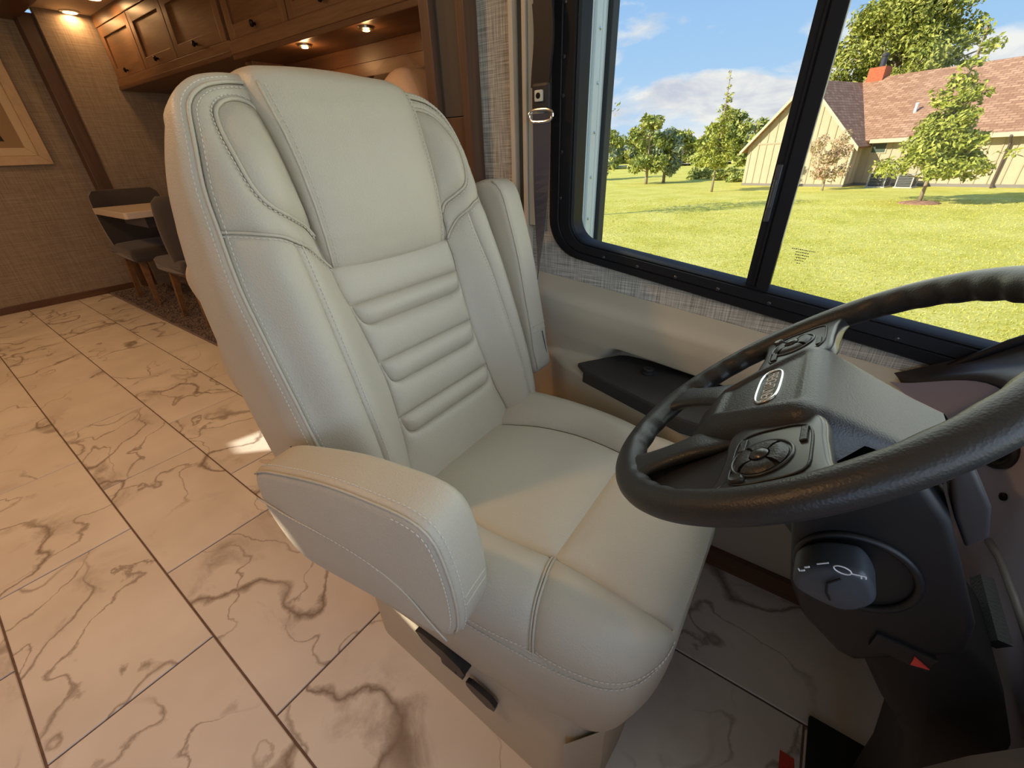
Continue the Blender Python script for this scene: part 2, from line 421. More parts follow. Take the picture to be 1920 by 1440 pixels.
def stitches(path, nrm, name, parent, m=None, step=0.0068, ln=0.0046, r=0.0008, lift=0.0004):
    """row of thread stitches along a 3D path: one part that nobody would count"""
    P = np.array(path, float); L = np.r_[0, np.cumsum(np.linalg.norm(np.diff(P, axis=0), axis=1))]
    N = np.array(nrm, float)
    if N.ndim == 1: N = np.tile(N, (len(P), 1))
    b = MB(); s = step / 2
    while s < L[-1]:
        p = np.array([np.interp(s, L, P[:, k]) for k in range(3)]); q = np.array([np.interp(min(s + 0.002, L[-1]), L, P[:, k]) for k in range(3)])
        n = np.array([np.interp(s, L, N[:, k]) for k in range(3)]); n /= np.linalg.norm(n)
        t = q - p
        if np.linalg.norm(t) < 1e-6: break
        t /= np.linalg.norm(t); w_ = np.cross(n, t)
        c = p + n * lift
        V = []
        for e, k in ((-ln / 2, 0.5), (0, 1.0), (ln / 2, 0.5)):
            for a, bb in ((-1, -0.3), (1, -0.3), (0.6, 1), (-0.6, 1)):
                V.append(c + t * e + (w_ * a + n * bb) * r * k)
        F = [(3, 2, 1, 0), (8, 9, 10, 11)] + [(i * 4 + k, i * 4 + (k + 1) % 4, (i + 1) * 4 + (k + 1) % 4, (i + 1) * 4 + k) for i in range(2) for k in range(4)]
        b.add(V, F); s += step
    o = b.build(name, m or STITCH, parent); o['kind'] = 'stuff'
    return o
def pillow_prism(loop2d, width, rad, frame, name, m, parent, nloop=72, k=6, crown=0.0):
    """solid of a side outline swept over its width with rounded edges; frame = (origin, p axis, q axis, w axis)"""
    O, pa, qa, wa = [np.array(x, float) for x in frame]
    L = smooth_closed(loop2d, nloop)
    area = 0.5 * np.sum(L[:, 0] * np.roll(L[:, 1], -1) - np.roll(L[:, 0], -1) * L[:, 1])
    if area < 0: L = L[::-1]
    t = np.roll(L, -1, 0) - np.roll(L, 1, 0); t /= np.linalg.norm(t, axis=1)[:, None]
    nin = np.c_[-t[:, 1], t[:, 0]]
    rows = []
    def row(ins, wv): rows.append(np.c_[L + nin * ins, np.full(len(L), wv)])
    for i in range(k + 1):
        a = PI / 2 * i / k; row(rad * (1 - math.sin(a)), rad * (1 - math.cos(a)))
    for i in range(k, -1, -1):
        a = PI / 2 * i / k; row(rad * (1 - math.sin(a)), width - rad * (1 - math.cos(a)))
    c0 = L.mean(0)
    def cap(base, wv, sgn):
        out = []
        for f in (0.75, 0.5, 0.25, 0.02): out.append(np.c_[c0 + (base[:, :2] - c0) * f, np.full(len(L), wv + sgn * crown * (1 - f * f))])
        return out
    rows = cap(rows[0], 0.0, -1)[::-1] + rows + cap(rows[-1], width, 1)
    R = np.array(rows)
    P = O + R[..., 0:1] * pa + R[..., 1:2] * qa + R[..., 2:3] * wa
    b = MB().grid(P, closed_v=True)
    nl = len(L); tot = len(rows)
    b.f += [tuple(range(nl - 1, -1, -1)), tuple(range((tot - 1) * nl, tot * nl))]
    return b.build(name, m, parent, smooth=True), (O, pa, qa, wa, L, nin)

# ------------------------------------------------------------------ the coach: floor with its tiles
YW = 1.0            # inner face of the driver's side wall
floor = struct(MB().box(-5.3, 1.2, -1.5, 1.05, -0.08, -0.003).build('floor', GROUTM))
T0, TW, TL = 0.0257, 0.308, 0.609
GAP = 0.0045
_tile_cache = {}
def tile(x0, x1, y0, y1):
    sx, sy = round(x1 - x0, 4), round(y1 - y0, 4)
    if (sx, sy) not in _tile_cache:
        c = 0.0016; hx, hy = sx / 2, sy / 2
        v = [(-hx, -hy, -0.004), (hx, -hy, -0.004), (hx, hy, -0.004), (-hx, hy, -0.004),
             (-hx, -hy, -c), (hx, -hy, -c), (hx, hy, -c), (-hx, hy, -c),
             (-hx + c, -hy + c, 0), (hx - c, -hy + c, 0), (hx - c, hy - c, 0), (-hx + c, hy - c, 0)]
        f = [(8, 9, 10, 11)] + [(a + i, a + (i + 1) % 4, a + 4 + (i + 1) % 4, a + 4 + i) for a in (0, 4) for i in range(4)]
        o = mesh_obj('tile', v, f, MARBLE, floor, smooth=False); _tile_cache[(sx, sy)] = o.data
    else:
        o = bpy.data.objects.new('tile', _tile_cache[(sx, sy)]); COL.objects.link(o); o.parent = floor
    o.location = ((x0 + x1) / 2, (y0 + y1) / 2, 0)
g = GAP / 2
for k in range(-3, 3):
    y0 = T0 + TW * k; y1 = y0 + TW
    off = -0.677 if k % 2 == 0 else -0.977
    n0 = math.floor((-5.2 - off) / TL)
    for j in range(n0, 6):
        x0 = off + TL * j; x1 = x0 + TL
        a, b_ = max(x0, -5.2), min(x1, 0.9)
        if b_ - a < 0.03: continue
        if k == 2:
            # the row by the wall stops at the slide-out carpet behind the seat
            if b_ <= -0.95: tile(a + g, b_ - g, y0 + g, 0.858)
            elif a < -0.95: tile(a + g, -0.95 - g, y0 + g, 0.858); tile(-0.95 + g, b_ - g, y0 + g, 0.948)
            else: tile(a + g, b_ - g, y0 + g, 0.948)
        else: tile(a + g, b_ - g, y0 + g, y1 - g)

# ------------------------------------------------------------------ walls, ceiling
def zsill(x): return 0.822 - 0.140 * (x + 0.451)        # lower edge of the glass: drops towards the front
def zfr(x): return 0.784 - 0.155 * (x + 0.493)          # lower edge of its black frame
ZT, XF, XR = 1.70, 0.93, -0.585
b = MB()
def wallquad(b, pts, d): return b.prism([(x, YW, z) for x, z in pts], (0, d, 0))
b_ = MB()
wallquad(b_, [(-0.93, 0), (1.2, 0), (1.2, zfr(1.2) + 0.02), (-0.93, zfr(-0.93) + 0.02)], 0.05)
wallquad(b_, [(-0.93, zfr(-0.93) + 0.02), (XR + 0.03, zfr(XR + 0.03) + 0.02), (XR + 0.03, 2.12), (-0.93, 2.12)], 0.05)
wallquad(b_, [(XR + 0.03, ZT + 0.03), (1.2, ZT + 0.03), (1.2, 2.12), (XR + 0.03, 2.12)], 0.05)
wallquad(b_, [(XF - 0.02, 0.6), (1.2, 0.6), (1.2, ZT + 0.05), (XF - 0.02, ZT + 0.05)], 0.05)
wall_left = struct(b_.build('wall_left', LINEN))
# passenger side wall with added holes, shaped to cast the sun patches inside
def on_right(p, Y=-1.45):
    k = (p[1] - Y) / -SUN.y * 1.0
    k = (Y - p[1]) / SUN.y
    return (p[0] + SUN.x * k, p[2] + SUN.z * k)
spots = [on_right((-1.794, .427, 0)), on_right((-1.761, .561, 0)), on_right((-1.584, .513, 0)), on_right((-1.693, .409, 0))]
slits = [spots, [(0.22, 0.76), (0.78, 0.76), (0.78, 1.48), (0.22, 1.48)],
         [on_right(p) for p in ((-0.640, 0.232, 0.292), (-0.500, 0.232, 0.208), (-0.490, 0.232, 0.172), (-0.640, 0.232, 0.225))],
         [on_right(p) for p in ((-0.560, 0.136, 0.615), (-0.535, 0.137, 0.560), (-0.500, 0.138, 0.530), (-0.515, 0.137, 0.580))]]
outl = [Vector(p) for p in ((-5.3, 0), (1.2, 0), (1.2, 2.12), (-5.3, 2.12))]
vs = list(outl); es = [(i, (i + 1) % 4) for i in range(4)]; holes = []
for s_ in slits:
    k = len(vs); vs += [Vector(p) for p in s_]; es += [(k + i, k + (i + 1) % 4) for i in range(4)]; holes.append(np.array(s_))
v2, e2, f2, *_ = geometry.delaunay_2d_cdt(vs, es, [], 0, 1e-6)
def in_poly(p, B):
    c = False
    for a, q in zip(B, np.roll(B, -1, 0)):
        if (a[1] > p[1]) != (q[1] > p[1]) and p[0] < (q[0] - a[0]) * (p[1] - a[1]) / (q[1] - a[1]) + a[0]: c = not c
    return c
fk = []
for f in f2:
    c = np.mean([(v2[i].x, v2[i].y) for i in f], 0)
    if not any(in_poly(c, h) for h in holes): fk.append(tuple(f))
struct(mesh_obj('wall_right', [(p.x, -1.45, p.y) for p in v2], fk, PAPER, smooth=False))
struct(mesh_obj('window_3', [(0.2, -1.452, 0.74), (0.8, -1.452, 0.74), (0.8, -1.452, 1.5), (0.2, -1.452, 1.5)], [(0, 1, 2, 3)], GLASS, smooth=False))  # unseen pane assumed in front of the added cool fill lamp
wall_rear = struct(MB().box(-5.28, -5.2, -1.5, 1.13, 0, 2.12).build('wall_rear', PAPER))
struct(MB().box(-5.3, 1.2, -1.5, 1.08, 2.10, 2.16).build('ceiling', CEILM))
bm_ = MB().box(1.0, 1.2, -1.5, 1.0, 0, 0.72).box(0.98, 1.2, -1.5, 1.0, 1.88, 2.12).box(1.0, 1.1, -1.5, -1.40, 0.7, 1.9).box(1.0, 1.1, 0.93, 1.05, 0.7, 1.9)
struct(bm_.build('wall_front', BEIGE))
o = struct(mesh_obj('window_2', [(1.05, -1.40, 0.72), (1.05, 0.93, 0.72), (1.05, 0.93, 1.88), (1.05, -1.40, 1.88)], [(0, 1, 2, 3)], GLASS, smooth=False))
# floor line trims
struct(MB().box(-5.2, -5.188, -1.45, 1.10, 0.0, 0.055, 0.002).build('baseboard_rear', DWOODY))
struct(MB().box(-0.75, 0.9, 0.925, 0.945, 0.0, 0.055, 0.002).build('baseboard_left', DWOODX))

# slide-out room behind the seat: carpeted floor, end wall, back wall, ceiling, header and posts
cb = MB().box(-5.15, -0.95, 0.86, 1.95, -0.05, 0.012)
CARPET = mat('brown_carpet', (0.155, 0.105, 0.085), 0.95, (260, 0.9, 0.004, 'noise'), var=(120, 0.45), sheen=0.3)
carpet = struct(cb.build('floor_slide', CARPET))
pile = MB()
n = 9000
cx, cy = rng.uniform(-5.1, -2.0, n), rng.uniform(0.865, 1.35, n); a = rng.uniform(0, 2 * PI, n); hgt = rng.uniform(0.006, 0.012, n)
V = []; F = []
for i in range(n):
    dx, dy = math.cos(a[i]) * 0.006, math.sin(a[i]) * 0.006
    k = len(V); V += [(cx[i] - dx, cy[i] - dy, 0.011), (cx[i] + dx, cy[i] + dy, 0.011), (cx[i] + dy, cy[i] - dx, 0.011 + hgt[i])]; F.append((k, k + 1, k + 2))
o = mesh_obj('carpet_pile', V, F, CARPET, carpet, smooth=False, norm=False); o['kind'] = 'stuff'
struct(MB().box(-5.10, -5.04, 1.21, 1.95, 0.0, 2.03).build('wall_slide_end', PAPER))
struct(MB().box(-5.04, -2.96, 1.90, 1.95, 0, 2.03).build('wall_slide_back', PAPER))
struct(MB().box(-0.975, -0.935, 1.05, 1.95, 0, 2.03).build('wall_slide_front', PAPER))
struct(MB().box(-5.15, -0.93, 1.06, 1.95, 2.03, 2.09).build('ceiling_slide', CEILM))
struct(MB().box(-5.2, -0.93, 0.99, 1.13, 1.965, 2.11, 0.004).build('trim_header', DWOODX))
struct(MB().box(-5.2, -5.08, 1.115, 1.215, 0.0, 2.0, 0.004).build('trim_post', DWOODZ))
# exterior end of the slide-out, seen through the driver's window
b = MB().box(-0.93, -0.905, 1.06, 1.955, -0.25, 2.3).box(-0.905, -0.895, 1.14, 1.165, -0.25, 2.3).box(-0.905, -0.892, 1.835, 1.885, -0.25, 2.3, 0.004).box(-0.905, -0.897, 1.90, 1.925, -0.25, 2.3, 0.003)
SLIDEX = mat('white_exterior_panel', (0.84, 0.87, 0.88), 0.35, (30, 0.05, 0.001, 'noise'))
ext = tag(b.build('slide_exterior', SLIDEX), 'pale grey outside end of the slide-out seen through the left end of the driver\'s window', 'panel')
MB().box(-0.94, -0.885, 1.957, 2.02, -0.25, 2.3, 0.006).build('rubber_seal', mat('dark_rubber', (0.03, 0.032, 0.035), 0.6), ext)
rv = MB()
for k in range(14): rv.lathe((-0.892, 1.86 + 0.01 * math.sin(k), -0.1 + 0.17 * k), (1, 0, 0), [(0.006, 0), (0.006, 0.003), (0.003, 0.006)], 8)
rv.build('rivets', CHROME, ext)

# fascia between the slide opening and the driver's window
struct(MB().box(-0.934, -0.902, 0.945, 0.998, 0, 2.1, 0.003).build('trim_1', DWOODZ))
struct(MB().box(-0.902, -0.824, 0.965, 0.998, 1.118, 2.1, 0.001).build('trim_2', FASCIA))
struct(MB().box(-0.902, -0.824, 0.960, 0.998, 0, 1.116, 0.002).build('trim_3', DWOODZ))
struct(MB().box(-0.822, -0.797, 0.950, 0.998, 0, 2.1, 0.003).build('trim_4', DWOODZ))
struct(MB().box(-0.690, -0.678, 0.972, 1.0, 0.30, 2.1, 0.002).build('trim_5', CREAMTRIM))
struct(MB().box(-0.676, -0.656, 0.990, 1.0, 0.30, 2.1, 0.0).build('trim_6', mat('dark_olive_gap', (0.09, 0.085, 0.06), 0.7)))
struct(MB().box(-0.654, -0.643, 0.972, 1.0, 0.30, 2.1, 0.002).build('trim_7', CREAMTRIM))
struct(MB().box(-0.642, -0.610, 0.978, 1.0, 0.862, 2.1, 0.002).build('trim_8', GREYTRIM))

# ------------------------------------------------------------------ driver's window
win = thing('window_1', None, None, (0, YW, 0)); win['kind'] = 'structure'
def round_quad(c, radii, seg=8):
    """c: four (x, z) corners in order; rounded with the given radii"""
    out = []; n = len(c)
    for i in range(n):
        p = np.array(c[i], float); a = np.array(c[i - 1], float) - p; d = np.array(c[(i + 1) % n], float) - p
        la, ld = np.linalg.norm(a), np.linalg.norm(d); a /= la; d /= ld
        r = radii[i]; ang = math.acos(np.clip(a @ d, -1, 1)); t = r / math.tan(ang / 2)
        p0, p1 = p + a * t, p + d * t; cen = p + (a + d) / np.linalg.norm(a + d) * (r / math.sin(ang / 2))
        a0 = math.atan2(*(p0 - cen)[::-1]); a1 = math.atan2(*(p1 - cen)[::-1]); dd = (a1 - a0 + PI) % (2 * PI) - PI
        out += [cen + r * np.array((math.cos(a0 + dd * k / seg), math.sin(a0 + dd * k / seg))) for k in range(seg + 1)]
    return np.array(out)
def ring_loops(x0, x1, zb, zt, rad): return round_quad([(x0, zb(x0)), (x1, zb(x1)), (x1, zt), (x0, zt)], rad)
OUT = ring_loops(XR, XF, zfr, ZT, (0.10, 0.06, 0.06, 0.08))
INN = ring_loops(-0.519, XF - 0.07, zsill, ZT - 0.065, (0.058, 0.03, 0.03, 0.05))
rows = []
for t, y in ((0.0, 1.0), (0.0, 0.988), (0.06, 0.984), (0.40, 0.984), (0.44, 0.987), (0.48, 0.984), (0.86, 0.986), (0.90, 0.992), (0.93, 0.990), (1.0, 0.996), (1.0, 1.045), (0.0, 1.045)):
    L = OUT * (1 - t) + INN * t; rows.append(np.c_[L[:, 0], np.full(len(L), y), L[:, 1]])
MB().grid(np.array(rows), closed_u=True, closed_v=True).build('window_frame', FRAMEM, win, smooth=True, auto=35)
# glass: two panes, the rear one slides
def pane(x0, x1, y):
    return MB().prism([(x0, y, zsill(x0) - .01), (x1, y, zsill(x1) - .01), (x1, y, ZT - 0.06), (x0, y, ZT - 0.06)], (0, 0.004, 0))
pane(-0.525, -0.075, 1.026).build('pane', GLASS, win)
pane(-0.085, XF - 0.065, 1.014).build('pane', GLASS, win)
b = MB().box(-0.1015, -0.081, 1.000, 1.034, zsill(-0.09) - 0.012, ZT - 0.06, 0.002).box(-0.081, -0.0565, 0.994, 1.024, zsill(-0.07) - 0.012, ZT - 0.06, 0.002)
b.box(-0.088, -0.084, 0.9965, 1.0, zsill(-0.09), ZT - 0.06)
b.build('mullion', FRAMEM, win)
b = MB().box(-0.098, -0.088, 0.992, 1.001, 0.90, 1.00, 0.002).box(-0.096, -0.090, 0.985, 0.995, 0.925, 0.975, 0.002)
b.build('latch', mat('dark_grey_latch', (0.05, 0.05, 0.055), 0.35), win)
b = MB()
for x in (-0.10, 0.04, 0.19, 0.34): b.box(x + 0.02, x + 0.14, 0.9885, 0.9905, zsill(x) - 0.0125, zsill(x) - 0.010)
sc = MB()
tmid = 0.68
MID = OUT * (1 - tmid) + INN * tmid
for x in (-0.425, -0.337, -0.245, -0.151, -0.048, 0.06, 0.17, 0.28):
    z = (zfr(x) * (1 - 0.55) + zsill(x) * 0.55)
    sc.lathe((x, 0.9850, z), (0, -1, 0), [(0.0042, -0.001), (0.0042, 0.001), (0.002, 0.0022)], 8)
for z in (0.93, 1.03, 1.14, 1.21, 1.30): sc.lathe((-0.552, 0.9850, z), (0, -1, 0), [(0.0042, -0.001), (0.0042, 0.001), (0.002, 0.0022)], 8)
sc.build('frame_screws', mat('dark_screw', (0.06, 0.06, 0.07), 0.3, metallic=0.7), win)
# maker's etching on the front pane: lines too small to read
b = MB(); x0, z0 = -0.037, 0.850
for i, (w0, w1) in enumerate(((0.0, 0.040), (0.008, 0.030), (0.008, 0.032), (0.011, 0.028), (0.010, 0.026), (0.015, 0.022))):
    x = w0
    while x < w1:
        l = random.uniform(0.0015, 0.004); b.box(x0 + x, x0 + min(x + l, w1), 1.0132, 1.0138, z0 - 0.0052 * i - 0.10 * x, z0 - 0.0052 * i + 0.0016 - 0.10 * x); x += l + 0.001
b.build('etched_mark', mat('dark_etching', (0.06, 0.08, 0.03), 0.6), win)
settle(win)

# ------------------------------------------------------------------ moulded side console below the window
def zt_(x): return 0.735 - 0.112 * (x + 0.593)
def sst(a, b_, x):
    t = np.clip((x - a) / (b_ - a), 0, 1); return t * t * (3 - 2 * t)
def console_y(x, z):
    w_ = zt_(x) - z
    y = np.interp(w_, [0, 0.006, 0.018, 0.035, 0.07, 0.13, 0.20], [0.998, 0.974, 0.946, 0.930, 0.926, 0.932, 0.945])
    # recess below the padded ledge: its rear edge runs diagonally
    edge = -0.40 + (z - 0.52) * 0.85
    rec = sst(-0.015, 0.02, x - edge) * sst(0.120, 0.135, w_)
    y = y + rec * 0.052
    # shelf below, carrying the tray; the shelf fades out behind the seat
    shelf = sst(0.540, 0.524, z) * sst(-0.60, -0.42, x)
    front = 0.868 - 0.33 * np.clip(x + 0.43, 0, 0.30)
    front = front + (0.945 - front) * sst(0.46, 0.26, z) * sst(-0.50, -0.25, x)
    y = y * (1 - shelf) + np.minimum(y, front) * shelf
    return y
xs = np.r_[np.linspace(-0.78, 0.22, 150)]; P = []
for x in xs:
    zz_ = zt_(x) - np.r_[0, 0.003, 0.006, 0.010, 0.014, 0.018, 0.024, 0.030, 0.036, np.linspace(0.045, 0.118, 8), np.linspace(0.121, 0.136, 7), np.linspace(0.142, 0.70, 90)]
    zz_ = np.maximum(zz_, 0.03)
    P.append(np.c_[np.full(len(zz_), x), console_y(np.full(len(zz_), x), zz_), zz_])
con = MB().grid(np.array(P)).build('side_console', BEIGE, None, smooth=True)
tag(con, 'beige moulded side console with padded ledge under the driver\'s window', 'console')
fy_ = lambda x: 0.864 - 0.33 * min(max(x + 0.43, 0), 0.30)
fr_ = [(x, fy_(x)) for x in (0.15, -0.13, -0.20, -0.30, -0.40)]
tr = [(-0.428, 0.878), (-0.410, 0.905), (-0.355, 0.978), (-0.330, 0.990), (0.15, 0.990)] + fr_
b = MB().prism([(x, y, 0.536) for x, y in tr], (0, 0, 0.012))
for (xa, ya), (xb_, yb) in zip(fr_[:-1], fr_[1:]): b.prism([(xa, ya - .001, 0.545), (xb_, yb - .001, 0.545), (xb_, yb - .003, 0.512), (xa, ya - .003, 0.512)], (0, 0.006, 0))
tray = b.build('shelf_tray', TRAYM, con); tray['label'] = 'dark charcoal tray along the shelf'
bv = tray.modifiers.new('b', 'BEVEL'); bv.width = 0.004; bv.segments = 2
MB().lathe((-0.255, 0.918, 0.548), (0, 0, 1), [(0.016, 0), (0.016, 0.004), (0.013, 0.006), (0.013, 0.013), (0.010, 0.015), (0.004, 0.014)], 20).build('knob', BLACKP, tray)
MB().lathe((-0.335, 0.9745, 0.600), (0, -1, 0), [(0.0035, -0.002), (0.0035, 0.001), (0.0015, 0.002)], 10).build('console_screw', KNOBM, con)

# ------------------------------------------------------------------ shoulder belt at the window post
belt = thing('shoulder_belt', 'dark shoulder belt hanging from its chrome loop beside the driver\'s window', 'seat belt', (-0.58, 0.96, 1.107))
def ribbon(pts, wdir, width, th):
    rows = []
    for (p, wd, w_) in zip(pts, wdir, width):
        p = np.array(p, float); wd = np.array(wd, float); wd /= np.linalg.norm(wd); n_ = np.cross(wd, (0, 0, 1)); n_ /= np.linalg.norm(n_)
        rows.append([p - wd * w_ / 2 - n_ * th, p + wd * w_ / 2 - n_ * th, p + wd * w_ / 2 + n_ * th, p - wd * w_ / 2 + n_ * th])
    return MB().grid(np.array(rows), closed_v=True)
xw = lambda px: None
n = 16
zs = np.linspace(1.30, 1.158, n)
ribbon([(-0.590 + 0.004 * math.sin(k * .3), 0.957, z) for k, z in enumerate(zs)], [(1, 0.0, 0)] * n, [0.047] * n, 0.004).build('belt_sleeve', BELTB, belt)
ribbon([(-0.5905, 0.962, z) for z in np.linspace(1.9, 1.29, 6)], [(1, 0, 0)] * 6, [0.047] * 6, 0.0035).build('upper_webbing', BELTB, belt)
br = MB().box(-0.612, -0.568, 0.948, 0.966, 1.112, 1.165, 0.006); br.build('anchor_bracket', BLACKP, belt)
bt = MB().box(-0.602, -0.581, 0.942, 0.950, 1.130, 1.152, 0.004).build('anchor_button', WHITEP, belt)
MB().lathe((-0.5915, 0.9425, 1.141), (0, -1, 0), [(0.006, 0), (0.006, 0.0006), (0.0045, 0.0008)], 14).lathe((-0.5915, 0.9415, 1.141), (0, -1, 0), [(0.002, 0), (0.001, 0.001)], 8).build('button_emblem', KNOBM, bt)
ringp = [(-0.588 + 0.031 * math.copysign(abs(math.cos(t)) ** 0.7, math.cos(t)), 0.948, 1.1035 + 0.012 * math.copysign(abs(math.sin(t)) ** 0.8, math.sin(t))) for t in np.linspace(0, 2 * PI, 40, endpoint=False)]
MB().tube(ringp, 0.0036, 10, closed=True).build('belt_loop', CHROME, belt)
n = 40; pts = []; wd = []; wi = []
for k in range(n):
    t = k / (n - 1); z = 1.108 - 0.70 * t
    x = -0.588 + 0.012 * t + 0.010 * math.sin(PI * t); y = 0.950 - 0.095 * t ** 1.3
    pts.append((x, y, z)); tw = 1.18 * sst(0.12, 0.62, t) - 0.35 * sst(0.62, 1.0, t)
    wd.append((math.cos(tw), -math.sin(tw), 0)); wi.append(0.0455)
ribbon(pts, wd, wi, 0.0008).build('webbing', BELTM, belt)
settle(belt)

# ------------------------------------------------------------------ driver's seat
YC = 0.50
seat = thing('driver_seat', 'cream leather driver\'s seat with both armrests, behind the steering wheel', 'seat', (-0.36, YC, 0.0))
XBP = np.array([(0.40, -0.470), (0.489, -0.492), (0.63, -0.524), (0.73, -0.557), (0.824, -0.589), (0.884, -0.614), (1.0, -0.658), (1.08, -0.689), (1.156, -0.718), (1.26, -0.757)])
_zz = np.linspace(0.40, 1.26, 200)
_xx = np.interp(_zz, XBP[:, 0], XBP[:, 1])
for _ in range(60): _xx[1:-1] = 0.25 * _xx[:-2] + 0.5 * _xx[1:-1] + 0.25 * _xx[2:]
def xb(z): return np.interp(z, _zz, _xx)
def bolster(s, z):
    b = sst(0.125, 0.20, s) * (1 - sst(0.215, 0.272, s))
    return 0.040 * b * (1 - 0.75 * sst(1.03, 1.13, z)) * sst(0.38, 0.55, z)
NB = np.array((0.94, 0.0, 0.34))
def back_surf(side, off=0.0):
    def f(V):
        s = V[:, 0]; z = V[:, 1]; a = np.abs(s)
        return np.c_[xb(z) + bolster(a, z) + off, YC + side * s, z]
    return f
def back_nrm(side):
    def f(V):
        s = V[:, 0]; e = 0.004; a = np.abs(s)
        sl = (bolster(np.abs(s + e), V[:, 1]) - bolster(np.abs(s - e), V[:, 1])) / (2 * e)
        n = np.c_[np.full(len(s), 0.94), -side * sl * 0.94, np.full(len(s), 0.34)]
        return n / np.linalg.norm(n, axis=1)[:, None]
    return f
# seam curves in (distance from the middle, height)
A = smooth_curve([(.125, 1.131), (.161, 1.130), (.19, 1.125), (.207, 1.118), (.222, 1.107), (.233, 1.090), (.246, 1.049), (.256, 1.005), (.262, .957), (.268, .912), (.272, .87), (.274, .80), (.274, .725), (.274, .674), (.272, .62), (.268, .55), (.262, .48), (.258, .43)], 150)
Bp = smooth_curve([(.137, 1.096), (.146, 1.106), (.163, 1.110), (.182, 1.107), (.198, 1.098), (.207, 1.085), (.213, 1.062), (.214, 1.032), (.210, 1.003), (.198, .982), (.174, .965), (.151, .950), (.140, .933)], 60)
crease = smooth_curve([(.137, 1.096), (.133, 1.059), (.132, 1.016), (.134, .968), (.140, .933)], 24)
crease_top = smooth_curve([(.125, 1.131), (.133, 1.115), (.137, 1.096)], 8)
crease_low = smooth_curve([(.140, .933), (.139, .904), (.133, .886)], 10)
Cs1 = smooth_curve([(.262, .957), (.233, .953), (.204, .946), (.186, .936)], 16)
Cs2 = smooth_curve([(.186, .936), (.165, .923), (.149, .906), (.133, .886)], 14)
C2 = smooth_curve([(.186, .936), (.187, .897), (.190, .853), (.193, .806), (.195, .746), (.198, .678), (.201, .611), (.205, .55), (.210, .49), (.214, .44)], 60)
D = smooth_curve([(.133, .886), (.133, .853), (.129, .826), (.127, .80), (.122, .738), (.121, .69), (.127, .627), (.133, .575), (.145, .519), (.150, .47), (.152, .44)], 70)
iA = int(np.argmin(np.linalg.norm(A - (.262, .957), axis=1)))
A_up, A_lo = A[:iA + 1], A[iA:]
def seam3(c, side, lift=0.0, off=(0, 0)):
    V = c + np.array(off)
    return back_surf(side)(V) + back_nrm(side)(V) * lift
def along(c, side): return back_nrm(side)(c)
def offset2d(c, d):
    t = np.gradient(c, axis=0); t /= np.linalg.norm(t, axis=1)[:, None]
    return c + np.c_[-t[:, 1], t[:, 0]] * d
bk = thing('back_assembly', None, None)
bpy.data.objects.remove(bk)
for side in (-1, 1):
    # shoulder pad inside its welted oval
    p = panel_cdt('shoulder_pad', np.vstack([Bp, crease[::-1]]), back_surf(side), back_nrm(side), LEATHER, seat, h=0.017, r=0.022, g=0.003)
    stitches(seam3(offset2d(Bp, 0.0045 if True else 0), side, 0.0015), along(Bp, side), 'stitching', p)
    w1 = MB().tube(seam3(Bp, side, 0.0005), 0.0028, 8).build('piping', LEATHER, p, smooth=True)
    # panel round it
    sh = panel_cdt('shoulder_panel', np.vstack([A_up[::-1], crease_top, Bp, crease_low, Cs2[::-1], Cs1[::-1]]), back_surf(side), back_nrm(side), LEATHER, seat, h=0.006, r=0.02, g=0.003)
    cs = np.vstack([Cs1, Cs2[1:]])
    lower = offset2d(cs, 0.0055)
    if lower[10, 1] > cs[10, 1]: lower = offset2d(cs, -0.0055)
    stitches(seam3(lower, side, 0.001), along(lower, side), 'stitching', sh)
    MB().tube(seam3(cs, side, -0.0005), 0.0022, 8).build('piping', LEATHER, sh, smooth=True)
    # side bolsters below
    ob = panel_cdt('outer_bolster', np.vstack([A_lo[::-1], Cs1, C2]), back_surf(side), back_nrm(side), LEATHER, seat, h=0.007, r=0.03, g=0.003)
    ib = panel_cdt('inner_bolster', np.vstack([C2[::-1], Cs2, D]), back_surf(side), back_nrm(side), LEATHER, seat, h=0.006, r=0.02, g=0.003)
    off = offset2d(C2, 0.006)
    if off[20, 0] > C2[20, 0]: off = offset2d(C2, -0.006)
    stitches(seam3(off, side, 0.0012), along(off, side), 'stitching', ib)
    a1 = offset2d(A, 0.007)
    if a1[70, 0] > A[70, 0]: a1 = offset2d(A, -0.007)
    stitches(seam3(a1[4:], side, 0.002), along(a1[4:], side), 'stitching', ob)
# ribbed middle: three pockets standing in a panel of four bands
tops = [.826, .728, .628]; bots = [.789, .685, .589]
def dS(z): return float(np.interp(-z, -D[:, 1], D[:, 0]))
def rib_outline(zt, zb):
    s = dS(zt) - 0.004; s2 = s - 0.022; r = 0.020
    rt = [(s, zt), (s - 0.001, zt - 0.013), (s - 0.007, zb + 0.009), (s - 0.019, zb + 0.0015), (s - 0.034, zb)]
    rt = smooth_curve(rt, 18); return rt
def Dseg(z1, z0, n=20):
    zz = np.linspace(z1, z0, n); return np.c_[[dS(z) for z in zz], zz]
def mir(c): return np.c_[-c[:, 0], c[:, 1]]
def line(a, b_, n=24): return np.c_[np.linspace(a[0], b_[0], n), np.linspace(a[1], b_[1], n)]
bs, bn = back_surf(1), back_nrm(1)
seg = Dseg(.886, tops[0])
panel_cdt('lumbar_band', np.vstack([mir(seg)[::-1], line((-dS(.886), .886), (dS(.886), .886)), seg, line((dS(tops[0]), tops[0]), (-dS(tops[0]), tops[0]))]), bs, bn, LEATHER, seat, h=0.007, r=0.02, g=0.004)
